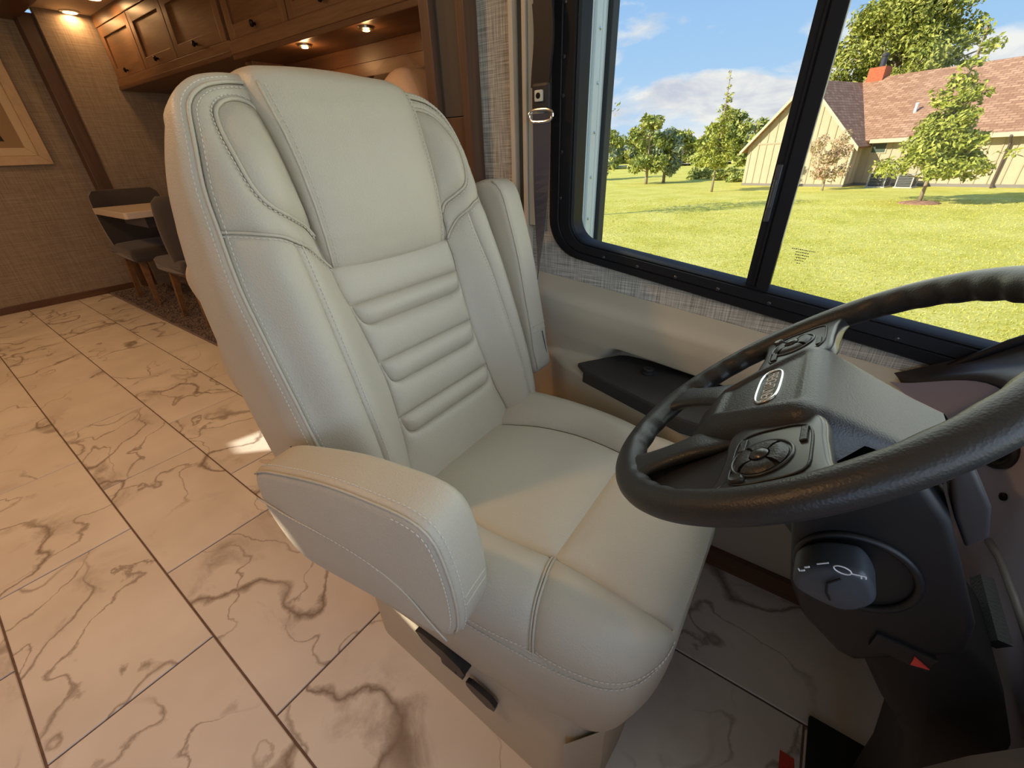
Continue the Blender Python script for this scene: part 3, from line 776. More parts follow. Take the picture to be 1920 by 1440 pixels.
for i in range(3):
    r_ = rib_outline(tops[i], bots[i])
    panel_cdt('rib', np.vstack([line((-r_[0, 0], tops[i]), (r_[0, 0], tops[i])), r_, mir(r_)[::-1]]), bs, bn, LEATHER, seat, h=0.012, r=0.014, g=0.004)
    zlow = tops[i + 1] if i < 2 else 0.45
    seg = Dseg(tops[i], zlow, 24)
    panel_cdt('lumbar_band', np.vstack([r_, mir(r_)[::-1], mir(seg), line((-dS(zlow), zlow), (dS(zlow), zlow)), seg[::-1]]), bs, bn, LEATHER, seat, h=0.008, r=0.02, g=0.004)
# shell: side walls, rounded shoulders and the rear panel with its pocket
ZR = np.array([(.43, -.735), (.557, -.748), (.774, -.770), (.952, -.777), (1.042, -.755), (1.082, -.738), (1.135, -.780)])
def rear_x(s, z, top):
    return np.interp(z, ZR[:, 0], ZR[:, 1])
TS = [0, .006, .014, .026, .042, .062, .09, .13, .18, .26, .36, .47, .58, .68, .76, .83, .89, .94, .975, 1.0]
for side in (-1, 1):
    rows = []
    tA = np.gradient(A, axis=0); tA /= np.linalg.norm(tA, axis=1)[:, None]
    outn = np.c_[-tA[:, 1], tA[:, 0]]
    if outn[80, 0] < 0: outn = -outn
    for i in range(len(A)):
        s, z = A[i]; x0 = float(xb(z) + bolster(np.array([s]), np.array([z]))[0]) - 0.0025
        up = float(np.clip(outn[i, 1], 0, 1))
        xr = float(np.interp(z, ZR[:, 0], ZR[:, 1])); xr = min(xr, x0 - 0.055)
        row = []
        for t in TS:
            e = 0.013 * min(1, (t / 0.18)) ** 0.5 * (1 - max(0, (t - 0.72) / 0.28) ** 2.2 * 1.9)
            x = x0 + (xr - x0) * t
            drop = -0.035 * up * t ** 2
            row.append((x, YC + side * (s + outn[i, 0] * e), z + outn[i, 1] * e + drop))
        rows.append(row)
    sw_ = MB().grid(np.array(rows)).build('side_wall', LEATHER, seat, smooth=True)
    R = np.array(rows)
    MB().tube(seam3(A, side, 0.0008), 0.0024, 8).build('piping', LEATHER, sw_, smooth=True)
    stitches(R[6:, 4] + np.array((0.0, side * 0.0004, 0)), np.c_[np.full(len(A) - 6, .5), side * outn[6:, 0], outn[6:, 1]], 'stitching', sw_, lift=0.0)
    if side < 0: rearL = R[:, -1]
    else: rearR = R[:, -1]
# rear panel: between the two rear edges, with the sagging map pocket low down
rows = []
for i in range(0, len(A), 2):
    a, b_ = rearL[i], rearR[i]; z = a[2]
    lump = 0.018 + 0.072 * math.exp(-((z - 0.862) / 0.042) ** 2) + 0.075 * math.exp(-((z - 0.70) / 0.085) ** 2) * sst(0.45, 0.6, z)
    row = []
    for t in 0.5 - 0.5 * np.cos(np.linspace(0, PI, 35)):
        e = 0.0 if t < 1e-6 or t > 1 - 1e-6 else 1.0 - 0.5 * abs(2 * t - 1) ** 90
        row.append((a[0] + (b_[0] - a[0]) * t - lump * e, a[1] + (b_[1] - a[1]) * t, z + (b_[2] - z) * t))
    rows.append(row)
MB().grid(np.array(rows)).build('rear_panel', LEATHER, seat, smooth=True)
# liner under the panels, so that the seams end in leather and not in a gap
zz = np.linspace(0.43, 1.125, 60); rows = []
for z in zz:
    sm = float(np.interp(z, A[::-1, 1], A[::-1, 0])); ss = np.linspace(-sm, sm, 41)
    rows.append(np.c_[xb(np.full(41, z)) + bolster(np.abs(ss), np.full(41, z)) - 0.010, YC + ss, np.full(41, z)])
MB().grid(np.array(rows)).build('liner', LEATHER, seat, smooth=True)
# headrest pillow
HZ = [.872, .884, .90, .93, .977, 1.03, 1.07, 1.107, 1.128, 1.143, 1.152, 1.157]
HW = [.127, .128, .129, .130, .131, .132, .134, .138, .138, .133, .121, .098]
OFF = [-.008, .006, .014, .025, .037, .044, .046, .045, .041, .031, .015, -.010]
rows = []; seamL = []; seamR = []
zf = np.linspace(HZ[0], HZ[-1], 56)
for z in zf:
    w_ = np.interp(z, HZ, HW); x1 = float(xb(z)) + np.interp(z, HZ, OFF)
    if z > 1.128: x1 = float(xb(1.128)) + np.interp(z, HZ, OFF)
    x0 = -0.80 + 0.22 * max(0, (z - 1.135)) if z > 1.05 else float(xb(z)) - 0.06 - 0.05 * sst(0.95, 1.05, z)
    x0 = min(x0, x1 - 0.03)
    if z > 1.143: x0 += (z - 1.143) * 3.0
    r = 0.020; row = []
    # front face, edge to edge, then round to the back
    for t in np.linspace(-1, 1, 29): row.append((x1 - 0.004 - 0.009 * abs(t) ** 7.0 + 0.005 * (1 - t * t), YC + (w_ - r * 0.15) * t, z))
    for a in np.linspace(0.25, 1, 5): row.append((x1 - 0.017 - r * (a - 0.25) - (x1 - x0 - 0.04) * (a - 0.25) / 0.75 * 0.98, YC + w_ + 0.004 * math.sin(PI * a), z))
    for t in np.linspace(1, -1, 15)[0:]: row.append((x0 + 0.012 * t ** 4, YC + (w_ - 0.006) * t, z - 0.002))
    for a in np.linspace(1, 0.25, 5): row.append((x1 - 0.017 - r * (a - 0.25) - (x1 - x0 - 0.04) * (a - 0.25) / 0.75 * 0.98, YC - w_ - 0.004 * math.sin(PI * a), z))
    rows.append(row); seamL.append(row[0]); seamR.append(row[28])
b = MB().grid(np.array(rows), closed_v=True)
nr = len(rows[0]); top = np.array(rows[-1]); c = top.mean(0)
k0 = (len(rows) - 1) * nr
ring_prev = k0
for f, dz in ((0.7, 0.0022), (0.4, 0.0036), (0.1, 0.004)):
    k = len(b.v); b.v += [tuple(c + (p - c) * f + np.array((0, 0, dz))) for p in top]
    b.f += [(ring_prev + i, ring_prev + (i + 1) % nr, k + (i + 1) % nr, k + i) for i in range(nr)]; ring_prev = k
b.f.append(tuple(range(ring_prev, ring_prev + nr)))
b.f.append(tuple(range(nr - 1, -1, -1)))
head = b.build('headrest', LEATHER, seat, smooth=True)
for side, sm in ((-1, seamL), (1, seamR)):
    P_ = np.array(sm)[2:-5]
    MB().tube(P_ + np.array((0.001, side * 0.0005, 0)), 0.0020, 8).build('piping', LEATHER, head, smooth=True)
    stitches(P_ + np.array((0.0055, -side * 0.0065, 0)), (0.85, side * 0.4, 0.3), 'stitching', head)
    stitches(P_ + np.array((-0.0050, side * 0.0042, 0)), (0.35, side * 0.95, 0.1), 'stitching', head)

# cushion
E_ = (-0.020, 0.115, 0.452)
L1r = [(-.515, .105, .482), (-.46, .122, .492), (-.40, .140, .499), (-.324, .152, .503), (-.26, .150, .506), (-.196, .142, .507)]
L1f = [(-.196, .142, .507), (-.15, .141, .506), (-.10, .139, .501), (-.06, .133, .487), (-.035, .124, .470), E_]
ds_r = [(-.53, .268, .44), (-.40, .263, .446), (-.27, .258, .447), (-.168, .247, .447)]
ds_f = [(-.168, .247, .447), (-.115, .237, .448), (-.075, .225, .449), (-.048, .205, .450), (-.030, .172, .4505), (-.022, .142, .451), E_]
L2s = [(-.196, .142, .507), (-.190, .168, .520), (-.183, .195, .524), (-.177, .222, .512), (-.171, .241, .482), (-.168, .247, .447)]
L0s = [(-.515, .105, .482), (-.52, .150, .505), (-.523, .200, .520), (-.527, .245, .500), (-.53, .266, .47), (-.53, .268, .44)]
def Y(c, side): return [(x, YC + side * s, z) for x, s, z in c]
for side in (-1, 1):
    P = coons(Y(L1r, side), Y(ds_r, side), Y(L0s, side), Y(L2s, side), 40, 30)
    u = np.linspace(0, 1, 40)[:, None]; v = np.linspace(0, 1, 30)[None]
    cr, PR, NR = coons_panel('cushion_bolster', P, LEATHER, seat, (0, side * 0.4, 1), h=0.007, r=0.02, g=0.003, edges='lrb', full=True)
    # front part of the bolster: closes to a point at the corner E
    c0 = smooth_curve(Y(L1f, side), 40); c1 = smooth_curve(Y(ds_f, side), 40); d0 = smooth_curve(Y(L2s, side), 30)
    P = np.zeros((40, 30, 3))
    chord0 = d0 - (d0[:1] + (d0[-1:] - d0[:1]) * np.linspace(0, 1, 30)[:, None])
    for i in range(40):
        t = i / 39; L = np.linalg.norm(c1[i] - c0[i]) / np.linalg.norm(c1[0] - c0[0])
        base = c0[i] + (c1[i] - c0[i]) * np.linspace(0, 1, 30)[:, None]
        ch = chord0 * L
        fwd_ = np.zeros_like(ch); mag = np.linalg.norm(ch, axis=1)
        fwd_[:, 0] = mag * 0.75 * t ** 2; ch = ch * (1 - 0.25 * t ** 2) + fwd_
        P[i] = base + ch
    cf, PF2, NF = coons_panel('cushion_bolster', P, LEATHER, seat, (0.3, side * 0.5, 1), h=0.008, r=0.02, g=0.003, edges='lb', full=True)
    lift = np.array((0, 0, 0.002))
    dsr, dsf = smooth_curve(Y(ds_r, side), 60), smooth_curve(Y(ds_f, side), 60)
    ds = np.vstack([dsr, dsf[1:]])
    td = np.gradient(ds, axis=0); td /= np.linalg.norm(td, axis=1)[:, None]
    on = np.cross(td, (0, 0, 1)); on *= np.sign((on[:, 1] * side).sum())
    MB().tube(ds + on * 0.0012, 0.0024, 8).build('piping', LEATHER, cf, smooth=True)
    def inset_row(PP, NN, d):
        out, nn = [], []
        for i in range(len(PP)):
            L = np.linalg.norm(PP[i, ::-1] - PP[i, -1], axis=1)
            k = min(int(np.searchsorted(L, d)), len(L) - 1)
            f = (d - L[k - 1]) / max(L[k] - L[k - 1], 1e-6) if k else 0; f = min(max(f, 0), 1)
            a, b_ = PP[i, ::-1][max(k - 1, 0)], PP[i, ::-1][k]
            out.append(a + (b_ - a) * f); nn.append(NN[i, ::-1][k])
        return np.array(out), np.array(nn)
    for PP, NN in ((PR, NR), (PF2[:-5], NF[:-5])):
        q_, n_ = inset_row(PP, NN, 0.0085); stitches(q_ + n_ * 0.0006, n_, 'stitching', cf, r=0.0009)
    stitches(ds[:-2] + on[:-2] * 0.0062 - np.array((0, 0, 0.0085)), on[:-2], 'stitching', cf, r=0.0009)
    l2 = smooth_curve(Y(L2s, side), 40)
    n2 = np.array([(0, side * a, 1 - a) for a in np.linspace(0, 1, 40)])
    MB().tube(l2 + np.array((0.0022, 0, 0)) + n2 * 0.0005, 0.0020, 8).build('piping', LEATHER, cf, smooth=True)
    MB().tube(l2 + np.array((-0.0022, 0, 0)) + n2 * 0.0005, 0.0020, 8).build('piping', LEATHER, cf, smooth=True)
# middle of the cushion
dip = lambda y0, y1, x, z, n=7: [(x, YC + s, z + 0.0) for s in np.linspace(y0, y1, n)]
P = coons(dip(-.105, .105, -.515, .482), dip(-.142, .142, -.196, .507), Y(L1r, -1), Y(L1r, 1), 44, 44)
coons_panel('cushion_centre', P, LEATHER, seat, (0, 0, 1), h=0.009, r=0.035, g=0.003)
P = coons(dip(-.142, .142, -.196, .507), dip(-.115, .115, -.020, .452), Y(L1f, -1), Y(L1f, 1), 44, 30)
coons_panel('cushion_front', P, LEATHER, seat, (0.3, 0, 1), h=0.009, r=0.035, g=0.003, edges='lrb')
# boxing: the band that runs down from the stitched seam, round the front corners
plan = [(-.53, -.268)] + [(x, -s) for x, s, z in ds_r[1:]] + [(x, -s) for x, s, z in ds_f[1:-1]]
zt_l = [.44] + [z for x, s, z in ds_r[1:]] + [z for x, s, z in ds_f[1:-1]]
front = [(-.0195, s) for s in np.linspace(-.115, .115, 9)]
half = smooth_curve([(x, s, z) for (x, s), z in zip(plan, zt_l)], 60)
frt = np.array([(x, s, .452) for x, s in front])
top_c = np.vstack([half, frt, np.c_[half[::-1, 0], -half[::-1, 1], half[::-1, 2]]])
t_ = np.gradient(top_c[:, :2], axis=0); t_ /= np.linalg.norm(t_, axis=1)[:, None]
on = np.c_[t_[:, 1], -t_[:, 0]]
if (on * top_c[:, :2]).sum() < 0 and on[65, 0] < 0: on = -on
if on[64, 0] < 0: on = -on
rows = []
for k, (dz, o_) in enumerate(((0.0, -0.002), (-0.004, 0.003), (-0.012, 0.0065), (-0.03, 0.0085), (-0.06, 0.0080), (-0.10, 0.004), (-0.14, -0.004), (-0.175, -0.012), (-0.20, -0.020), (-0.215, -0.035))):
    fz = 1.0 - 0.30 * sst(0.06, 0.20, -dz) * 0
    x = top_c[:, 0] + on[:, 0] * o_; y = YC + top_c[:, 1] + on[:, 1] * o_
    depth = dz * (1 - 0.12 * (top_c[:, 0] < -0.3) * 0)
    rows.append(np.c_[x, y, top_c[:, 2] + depth])
MB().grid(np.array(rows)).build('cushion_boxing', LEATHER, seat, smooth=True)
# pedestal cover with its levers and buttons
pp = [(-.66, -.205), (-.62, -.222), (-.13, -.234), (-.105, -.225), (-.066, -.165), (-.06, -.10)]
pp = pp + [(x, -s) for x, s in pp[::-1]]
pp = np.array([(x, YC + s) for x, s in pp])
rows = []
for z, sc_ in ((0.0, 1.0), (0.008, 1.0), (0.16, 0.998), (0.27, 0.995), (0.30, 0.985)):
    rows.append(np.c_[(pp[:, 0] + 0.36) * sc_ - 0.36, (pp[:, 1] - YC) * sc_ + YC, np.full(len(pp), z)])
ped = MB().grid(np.array(rows), closed_v=True); ped.f.append(tuple(range(4 * len(pp), 5 * len(pp))))
PEDM = LEATHER
pd = ped.build('pedestal_cover', PEDM, seat); bv = pd.modifiers.new('b', 'BEVEL'); bv.width = 0.012; bv.segments = 3; bv.limit_method = 'ANGLE'; bv.angle_limit = 0.2
MB().prism([(-.108, YC - .236, .235), (-.070, YC - .185, .225), (-.066, YC - .178, .0), (-.106, YC - .230, .0)], (-.006, -.006, 0)).build('corner_flap', LEATHER, seat)
ypl = YC - 0.236
lx, lz = 0.030, -0.030
lv = MB()
lv.prism([(-.458 + lx, ypl, .280 + lz), (-.440 + lx, ypl, .290 + lz), (-.385 + lx, ypl, .288 + lz), (-.345 + lx, ypl, .276 + lz), (-.336 + lx, ypl, .262 + lz), (-.345 + lx, ypl, .248 + lz), (-.38 + lx, ypl, .254 + lz), (-.44 + lx, ypl, .262 + lz)], (0, -0.020, 0))
lv.box(-.408 + lx, -.370 + lx, ypl - 0.012, ypl + 0.004, .210 + lz, .262 + lz, 0.003).box(-.415 + lx, -.360 + lx, ypl - 0.007, ypl + 0.004, .192 + lz, .222 + lz, 0.003)
lv.build('lever', BLACKP, seat)
lb = MB().prism([(-.318, ypl, .178), (-.306, ypl, .184), (-.262, ypl, .181), (-.250, ypl, .170), (-.253, ypl, .152), (-.27, ypl, .146), (-.305, ypl, .156), (-.318, ypl, .166)], (0, -0.010, 0))
lb.build('switch', BLACKP, seat)
MB().box(-.53, -.50, ypl - 0.006, ypl + 0.004, .262, .285, 0.003).build('switch', BLACKP, seat)

# armrests
def nrmv(v): v = np.array(v, float); return v / np.linalg.norm(v)
pa = nrmv((.982, .122, .144)); wa = np.array((-.123, .992, -.003)); wa = nrmv(wa - pa * (wa @ pa)); qa = np.cross(wa, pa); qa = qa if qa[2] > 0 else -qa
outlineR = [(.0, .004), (.06, .012), (.14, .017), (.215, .012), (.262, .004), (.288, -.016), (.296, -.060), (.294, -.118), (.283, -.165), (.262, -.190), (.228, -.199), (.18, -.190), (.10, -.180), (.03, -.172), (-.012, -.158), (-.036, -.115), (-.044, -.060), (-.030, -.012)]
armR, fr = pillow_prism(outlineR, 0.070, 0.016, ((-.518, .138, .68), pa, qa, wa), 'armrest', LEATHER, seat, crown=0.004)
def on_arm(fr, idx, ins, wv):
    O, p_, q_, w_, L, ni = fr
    Q = L[idx] + ni[idx] * ins
    return O + Q[:, 0:1] * p_ + Q[:, 1:2] * q_ + w_ * wv, -(ni[idx][:, 0:1] * p_ + ni[idx][:, 1:2] * q_)
def arm_seams(arm, fr, width, lo, hi):
    O, p_, q_, w_, L, ni = fr
    idx = np.arange(len(L))
    ang = idx[(L[:, 0] > lo) | (L[:, 1] > hi)]
    # take the stretch over the top and down the nose in loop order
    start = int(np.argmin(np.linalg.norm(L - np.array((-.02, .0)), axis=1)))
    end = int(np.argmin(np.linalg.norm(L - np.array((.262, -.19)), axis=1)))
    seq = []
    st = -1 if True else 1
    k = start
    # walk in the direction that passes the top
    nxt = (start + 1) % len(L)
    st = 1 if L[(start + 5) % len(L), 0] > L[start, 0] else -1
    while k != end and len(seq) < len(L): seq.append(k); k = (k + st) % len(L)
    return np.array(seq)
seq = arm_seams(armR, fr, 0.07, 0, 0)
P_, N_ = on_arm(fr, seq, 0.004, 0.0035)
MB().tube(P_ - wa * 0.0006, 0.0016, 6).build('piping', LEATHER, armR, smooth=True)
P1, N1 = on_arm(fr, seq, 0.0004, 0.0125); stitches(P1, N1, 'stitching', armR)
P2, N2 = on_arm(fr, seq, 0.0125, 0.0003); stitches(P2[int(len(P2) * .55):], np.tile(-wa, (len(P2) - int(len(P2) * .55), 1)), 'stitching', armR)
# curved seam across the outer face, zip seam on the nose
cur = smooth_curve([(-.038, -.05), (.03, -.066), (.10, -.076), (.165, -.092), (.215, -.122), (.245, -.165), (.262, -.186)], 60)
P3 = fr[0] + cur[:, :1] * pa + cur[:, 1:2] * qa - wa * 0.0042
MB().tube(P3 + wa * 0.001, 0.0013, 6).build('piping', LEATHER, armR, smooth=True)
stitches(P3[8:40] + qa * 0.002, np.tile(-wa, (32, 1)), 'stitching', armR, r=0.0006)
for q0 in (-.118, -.128):
    k = int(np.argmin(np.linalg.norm(fr[4] - np.array((.30, q0)), axis=1)))
    base = fr[0] + fr[4][k, 0] * pa + fr[4][k, 1] * qa
    MB().tube([base + wa * t + pa * 0.0002 for t in np.linspace(0.014, 0.058, 8)], 0.0011, 6).build('zip_seam', LEATHER, armR, smooth=True)
# folded-up armrest on the window side
pa2 = nrmv((-.412, 0, .911)); qa2 = nrmv((.911, 0, .412)); wa2 = np.array((0, 1.0, 0))
outlineL = [(.0, .012), (.05, .022), (.10, .037), (.18, .056), (.27, .077), (.36, .091), (.41, .095), (.437, .082), (.452, .05), (.456, .0), (.448, -.045), (.40, -.075), (.25, -.085), (.10, -.085), (.02, -.072), (-.012, -.035), (-.010, -.005)]
armL, fl = pillow_prism(outlineL, 0.072, 0.016, ((-.50, .778, .55), pa2, qa2, wa2), 'armrest', LEATHER, seat, crown=0.003)
armL['label'] = 'folded-up armrest on the window side'; armR['label'] = 'lowered armrest on the aisle side'
L = fl[4]; fmask = np.where((L[:, 1] > 0.008) & (L[:, 0] < .44))[0]
fm = fmask[np.argsort(L[fmask, 0])]
Pz, Nz = on_arm(fl, fm, 0.003, 0.0045)
MB().tube(Pz, 0.0016, 6).build('piping', LEATHER, armL, smooth=True)
for q0 in (.105, .085):
    k = int(np.argmin(np.abs(L[:, 0] - q0) + 10 * (L[:, 1] < 0)))
    base = fl[0] + L[k, 0] * pa2 + L[k, 1] * qa2
    MB().tube([base + wa2 * t + qa2 * 0.0002 for t in np.linspace(0.010, 0.062, 8)], 0.0012, 6).build('zip_seam', LEATHER, armL, smooth=True)
cz = [fl[0] + pa2 * p_ + qa2 * (q_ + 0.0005) + wa2 * w_ for p_, q_, w_ in ((.085, .034, .045), (.05, .0225, .052), (.015, .013, .054), (-.005, .000, .050))]
MB().tube(cz, 0.0014, 6).build('zip_seam', mat('dark_zip', (0.08, 0.08, 0.09), 0.5), armL, smooth=True)
for y in (0.10, 0.0): pass
for q in ((.742, .80), (.212, .258)): MB().box(-.60, -.57, q[0], q[1], .60, .64, 0.004).build('armrest_bracket', BLACKP, seat)
settle(seat)

# ------------------------------------------------------------------ steering wheel
WC = np.array((0.0212, 0.5, 0.797)); TA = math.radians(50)
WN = np.array((-math.cos(TA), 0, math.sin(TA))); WV = np.array((math.sin(TA), 0, math.cos(TA))); WU = np.array((0, 1.0, 0))
def wp(u, v, n=0.0): return WC + WU * u + WV * v + WN * n
wheel = thing('steering_wheel', 'black four-spoke steering wheel with button pads and badge, in front of the driver\'s seat', 'steering wheel', tuple(WC))
RM = 0.2035
NA, NB_ = 288, 22
rows = []
for i in range(NA):
    a = 2 * PI * i / NA; deg = math.degrees(a) % 360
    # finger waves on the inner edge of the grips, clear of the spokes
    wv = 0.0
    for lo, hi in ((20, 160), (200, 238), (258, 282), (302, 340)):
        if lo < deg < hi: wv = 0.0045 * (0.5 - 0.5 * math.cos(2 * PI * (deg - lo) / (hi - lo) * max(1, round((hi - lo) / 10.0))))
    row = []
    for k in range(NB_):
        b_ = 2 * PI * k / NB_
        cr, sn = math.cos(b_), math.sin(b_)
        rr = 0.0185 * cr + wv * max(0.0, -0.15 - cr)
        row.append(wp((RM + rr) * math.cos(a), (RM + rr) * math.sin(a), 0.0150 * sn - 0.003 * (cr < 0) * cr * cr))
    rows.append(row)
MB().grid(np.array(rows), closed_u=True, closed_v=True).build('rim', RIMM, wheel, smooth=True)
# lower spokes, flared where they join the rim
for sg in (-1, 1):
    rows = []
    for t in np.linspace(-0.6, 1, 22):
        u = sg * (0.066 + 0.036 * t); v = -0.096 - 0.085 * t
        hw = 0.0225 + 0.014 * abs(max(t, 0) - 0.35) ** 2 * 2 + 0.016 * (max(0, t - 0.6) / 0.4) ** 2
        d = np.array((0.036 * sg, -0.085)); d /= np.linalg.norm(d); q = np.array((-d[1], d[0])) * hw
        th = 0.0075
        row = []
        for k in range(12):
            a = 2 * PI * k / 12; row.append(wp(u + q[0] * math.cos(a), v + q[1] * math.cos(a), -0.008 * (1 - max(t, 0)) + 0.003 + 0.02 * min(t, 0) + th * math.copysign(abs(math.sin(a)) ** 0.5, math.sin(a))))
        rows.append(row)
    b = MB().grid(np.array(rows), closed_v=True)
    b.build('spoke', BLACKP, wheel, smooth=True)
# dark webs that close the openings low down at the sides
for sg in (-1, 1):
    pl = [(0.055, -0.085), (0.092, -0.182), (0.120, -0.168), (0.158, -0.135), (0.190, -0.085), (0.198, -0.045), (0.090, -0.030)]
    pl = [(sg * a, b_) for a, b_ in pl]
    if sg < 0: MB().prism([wp(u, v, -0.018) for u, v in pl], WN * 0.006).build('web', GLOSSB, wheel)
# side spokes with the button pads
for sg in (-1, 1):
    loop = [(0.080, -0.048), (0.13, -0.048), (0.172, -0.050), (0.196, -0.062), (0.200, -0.02), (0.199, 0.038), (0.186, 0.050), (0.165, 0.044), (0.13, 0.040), (0.085, 0.034), (0.06, 0.0)]
    loop = [(sg * a, b_) for a, b_ in loop]
    sp, _ = pillow_prism(loop, 0.018, 0.005, (wp(0, 0, -0.014), WU, WV, WN), 'button_spoke', GLOSSB, wheel, nloop=60, k=4)
    pad = [(0.100, -0.034), (0.150, -0.036), (0.177, -0.030), (0.180, 0.0), (0.174, 0.026), (0.150, 0.030), (0.105, 0.026), (0.094, 0.0)]
    cu, cv = 0.142 * sg, -0.010
    # plate with its outline step
    pl = smooth_closed([(sg * a, b_) for a, b_ in pad], 40)
    MB().tube([wp(a, b_, 0.0046) for a, b_ in pl], 0.0011, 6, closed=True).build('pad_edge', BLACKP, sp, smooth=True)
    # ring of four keys round a centre key
    for q in range(4):
        a0 = PI / 4 + q * PI / 2 + 0.10; a1 = a0 + PI / 2 - 0.20; r0, r1 = 0.0085, 0.0235
        aa = np.linspace(a0, a1, 12)
        top = []
        rows = []
        for (r_, h_) in ((r0, 0.003), (r0 + 0.0008, 0.0082), ((r0 + r1) / 2, 0.0090), (r1 - 0.0022, 0.0078), (r1, 0.0055), (r1, 0.003)):
            rows.append([wp(cu + r_ * 1.08 * math.cos(a), cv + r_ * 0.98 * math.sin(a), h_) for a in aa])
        bb = MB().grid(np.array(rows)); m_ = len(aa); k_ = len(rows)
        bb.f += [tuple(i * m_ for i in range(k_)), tuple((i + 1) * m_ - 1 for i in range(k_))[::-1]]
        bb.build('key', BLACKP, sp, smooth=True, auto=40)
    MB().lathe(wp(cu, cv, 0.003), WN, [(0.0082, 0), (0.0080, 0.006), (0.0060, 0.0082), (0.0025, 0.0090)], 20).build('centre_key', GLOSSB, sp, smooth=True, auto=40)
    rg = [wp(cu + 0.0262 * 1.06 * math.cos(a), cv + 0.0262 * math.sin(a), 0.0045) for a in np.linspace(0, 2 * PI, 40, endpoint=False)]
    MB().tube(rg, 0.0015, 8, closed=True).build('key_ring', GLOSSB, sp, smooth=True)
    MB().lathe(wp(0.172 * sg, -0.030 if sg > 0 else -0.026, 0.003), WN, [(0.0068, 0), (0.0066, 0.004), (0.005, 0.0058), (0.002, 0.0052)], 18).build('round_key', GLOSSB, sp, smooth=True, auto=40)
    for (u0, u1, v0, v1) in ((0.104, 0.126, -0.034, -0.027), (0.105, 0.130, 0.020, 0.026)):
        bb = MB().prism([wp(sg * u0, v0, 0.003), wp(sg * u1, v0, 0.003), wp(sg * u1, v1, 0.003), wp(sg * u0, v1, 0.003)], WN * 0.0035)
        o = bb.build('flat_key', BLACKP, sp); bv = o.modifiers.new('b', 'BEVEL'); bv.width = 0.001; bv.segments = 2
# hub pad: raised face towards the driver, long slope forward to the column
VS = [-.136, -.130, -.118, -.100, -.088, -.078, -.04, 0.0, .014, .022, .029, .037, .048, .063, .080, .096]
HWp = [.046, .052, .055, .059, .063, .067, .083, .096, .099, .098, .095, .089, .080, .072, .066, .062]      # half width at the foot
RWp = [.026, .030, .031, .030, .031, .033, .050, .066, .071, .071, .069, .064, .057, .051, .046, .042]      # half width of the top face
HNp = [-.030, -.018, -.008, .001, .0085, .0125, .0145, .0155, .0155, .0140, .0095, .001, -.018, -.043, -.072, -.095]
vv = np.r_[np.linspace(VS[0], .010, 70), np.linspace(.012, VS[-1], 40)]; rows = []
for v in vv:
    hw, rw, hn = (np.interp(v, VS, q) for q in (HWp, RWp, HNp))
    row = []
    for t in np.linspace(-1, 1, 61):
        a = abs(t)
        if a < 0.62: u = rw * a / 0.62; n_ = hn
        else:
            q = (a - 0.62) / 0.38
            u = rw + (hw - rw) * (math.sin(q * PI / 2) ** 0.85); n_ = hn + (-.040 - hn if hn > -.020 else -0.02) * (1 - math.cos(q * PI / 2)) ** 1.15
        # shallow dished field round the badge, with a soft raised edge
        rim_ = math.exp(-((a - 0.60) / 0.05) ** 2) * 0.0018 * sst(-.088, -.075, v) * (1 - sst(.015, .03, v))
        dish = 0.0028 * (1 - sst(0.50, 0.60, a)) * sst(-.080, -.066, v) * (1 - sst(.012, .022, v))
        row.append(wp(u * (1 if t > 0 else -1), v, n_ + rim_ - dish))
    rows.append(row)
hub = MB().grid(np.array(rows)).build('hub_pad', BLACKP, wheel, smooth=True)
# underside of the hub
MB().lathe(wp(0, -0.035, -0.075), WN, [(0.048, 0), (0.054, 0.02), (0.050, 0.045), (0.030, 0.055)], 32).build('hub_back', DARKP, wheel, smooth=True, auto=40)
# badge: bright oval rim, dark field, raised lettering
def oval(hu, hv, n_, k=48):
    out = []
    for i in range(k):
        a = 2 * PI * i / k; c, s_ = math.cos(a), math.sin(a)
        out.append((hu * math.copysign(abs(c) ** 0.55, c), -0.018 + hv * math.copysign(abs(s_) ** 0.75, s_)))
    return out
b = MB().tube([wp(u, v, 0.0128) for u, v in oval(0.041, 0.0125, 0)], 0.0018, 8, closed=True)
badge = b.build('badge_rim', CHROME, hub, smooth=True)
MB().prism([wp(u, v, 0.0105) for u, v in oval(0.041, 0.0125, 0)], WN * 0.0015).build('badge_field', mat('dark_badge', (0.03, 0.03, 0.033), 0.3), hub)
cu_ = bpy.data.curves.new('badge_lettering', 'FONT'); cu_.body = 'FREIGHTLINER'; cu_.align_x = 'CENTER'; cu_.align_y = 'CENTER'; cu_.size = 0.0135; cu_.extrude = 0.0006; cu_.space_character = 1.0
to = bpy.data.objects.new('badge_lettering', cu_); COL.objects.link(to); bpy.context.view_layer.update()
me = bpy.data.meshes.new_from_object(to.evaluated_get(bpy.context.evaluated_depsgraph_get())); bpy.data.objects.remove(to)
co = np.array([v.co[:] for v in me.vertices]); wd_ = co[:, 0].max() - co[:, 0].min(); co[:, 0] *= 0.070 / wd_; co[:, 1] *= 1.35
def lettering(me, co, name, m, parent, fn):
    for v, c in zip(me.vertices, co): v.co = fn(*c)
    me.materials.clear(); me.materials.append(m); o = bpy.data.objects.new(name, me); COL.objects.link(o); o.parent = parent
    return o
# reads the right way up for the driver: his right hand is -u
lettering(me, co, 'badge_lettering', mat('silver_print', (0.62, 0.62, 0.63), 0.5), hub, lambda x, y, z: Vector(wp(-x, -0.018 + y, 0.0123 + z)))
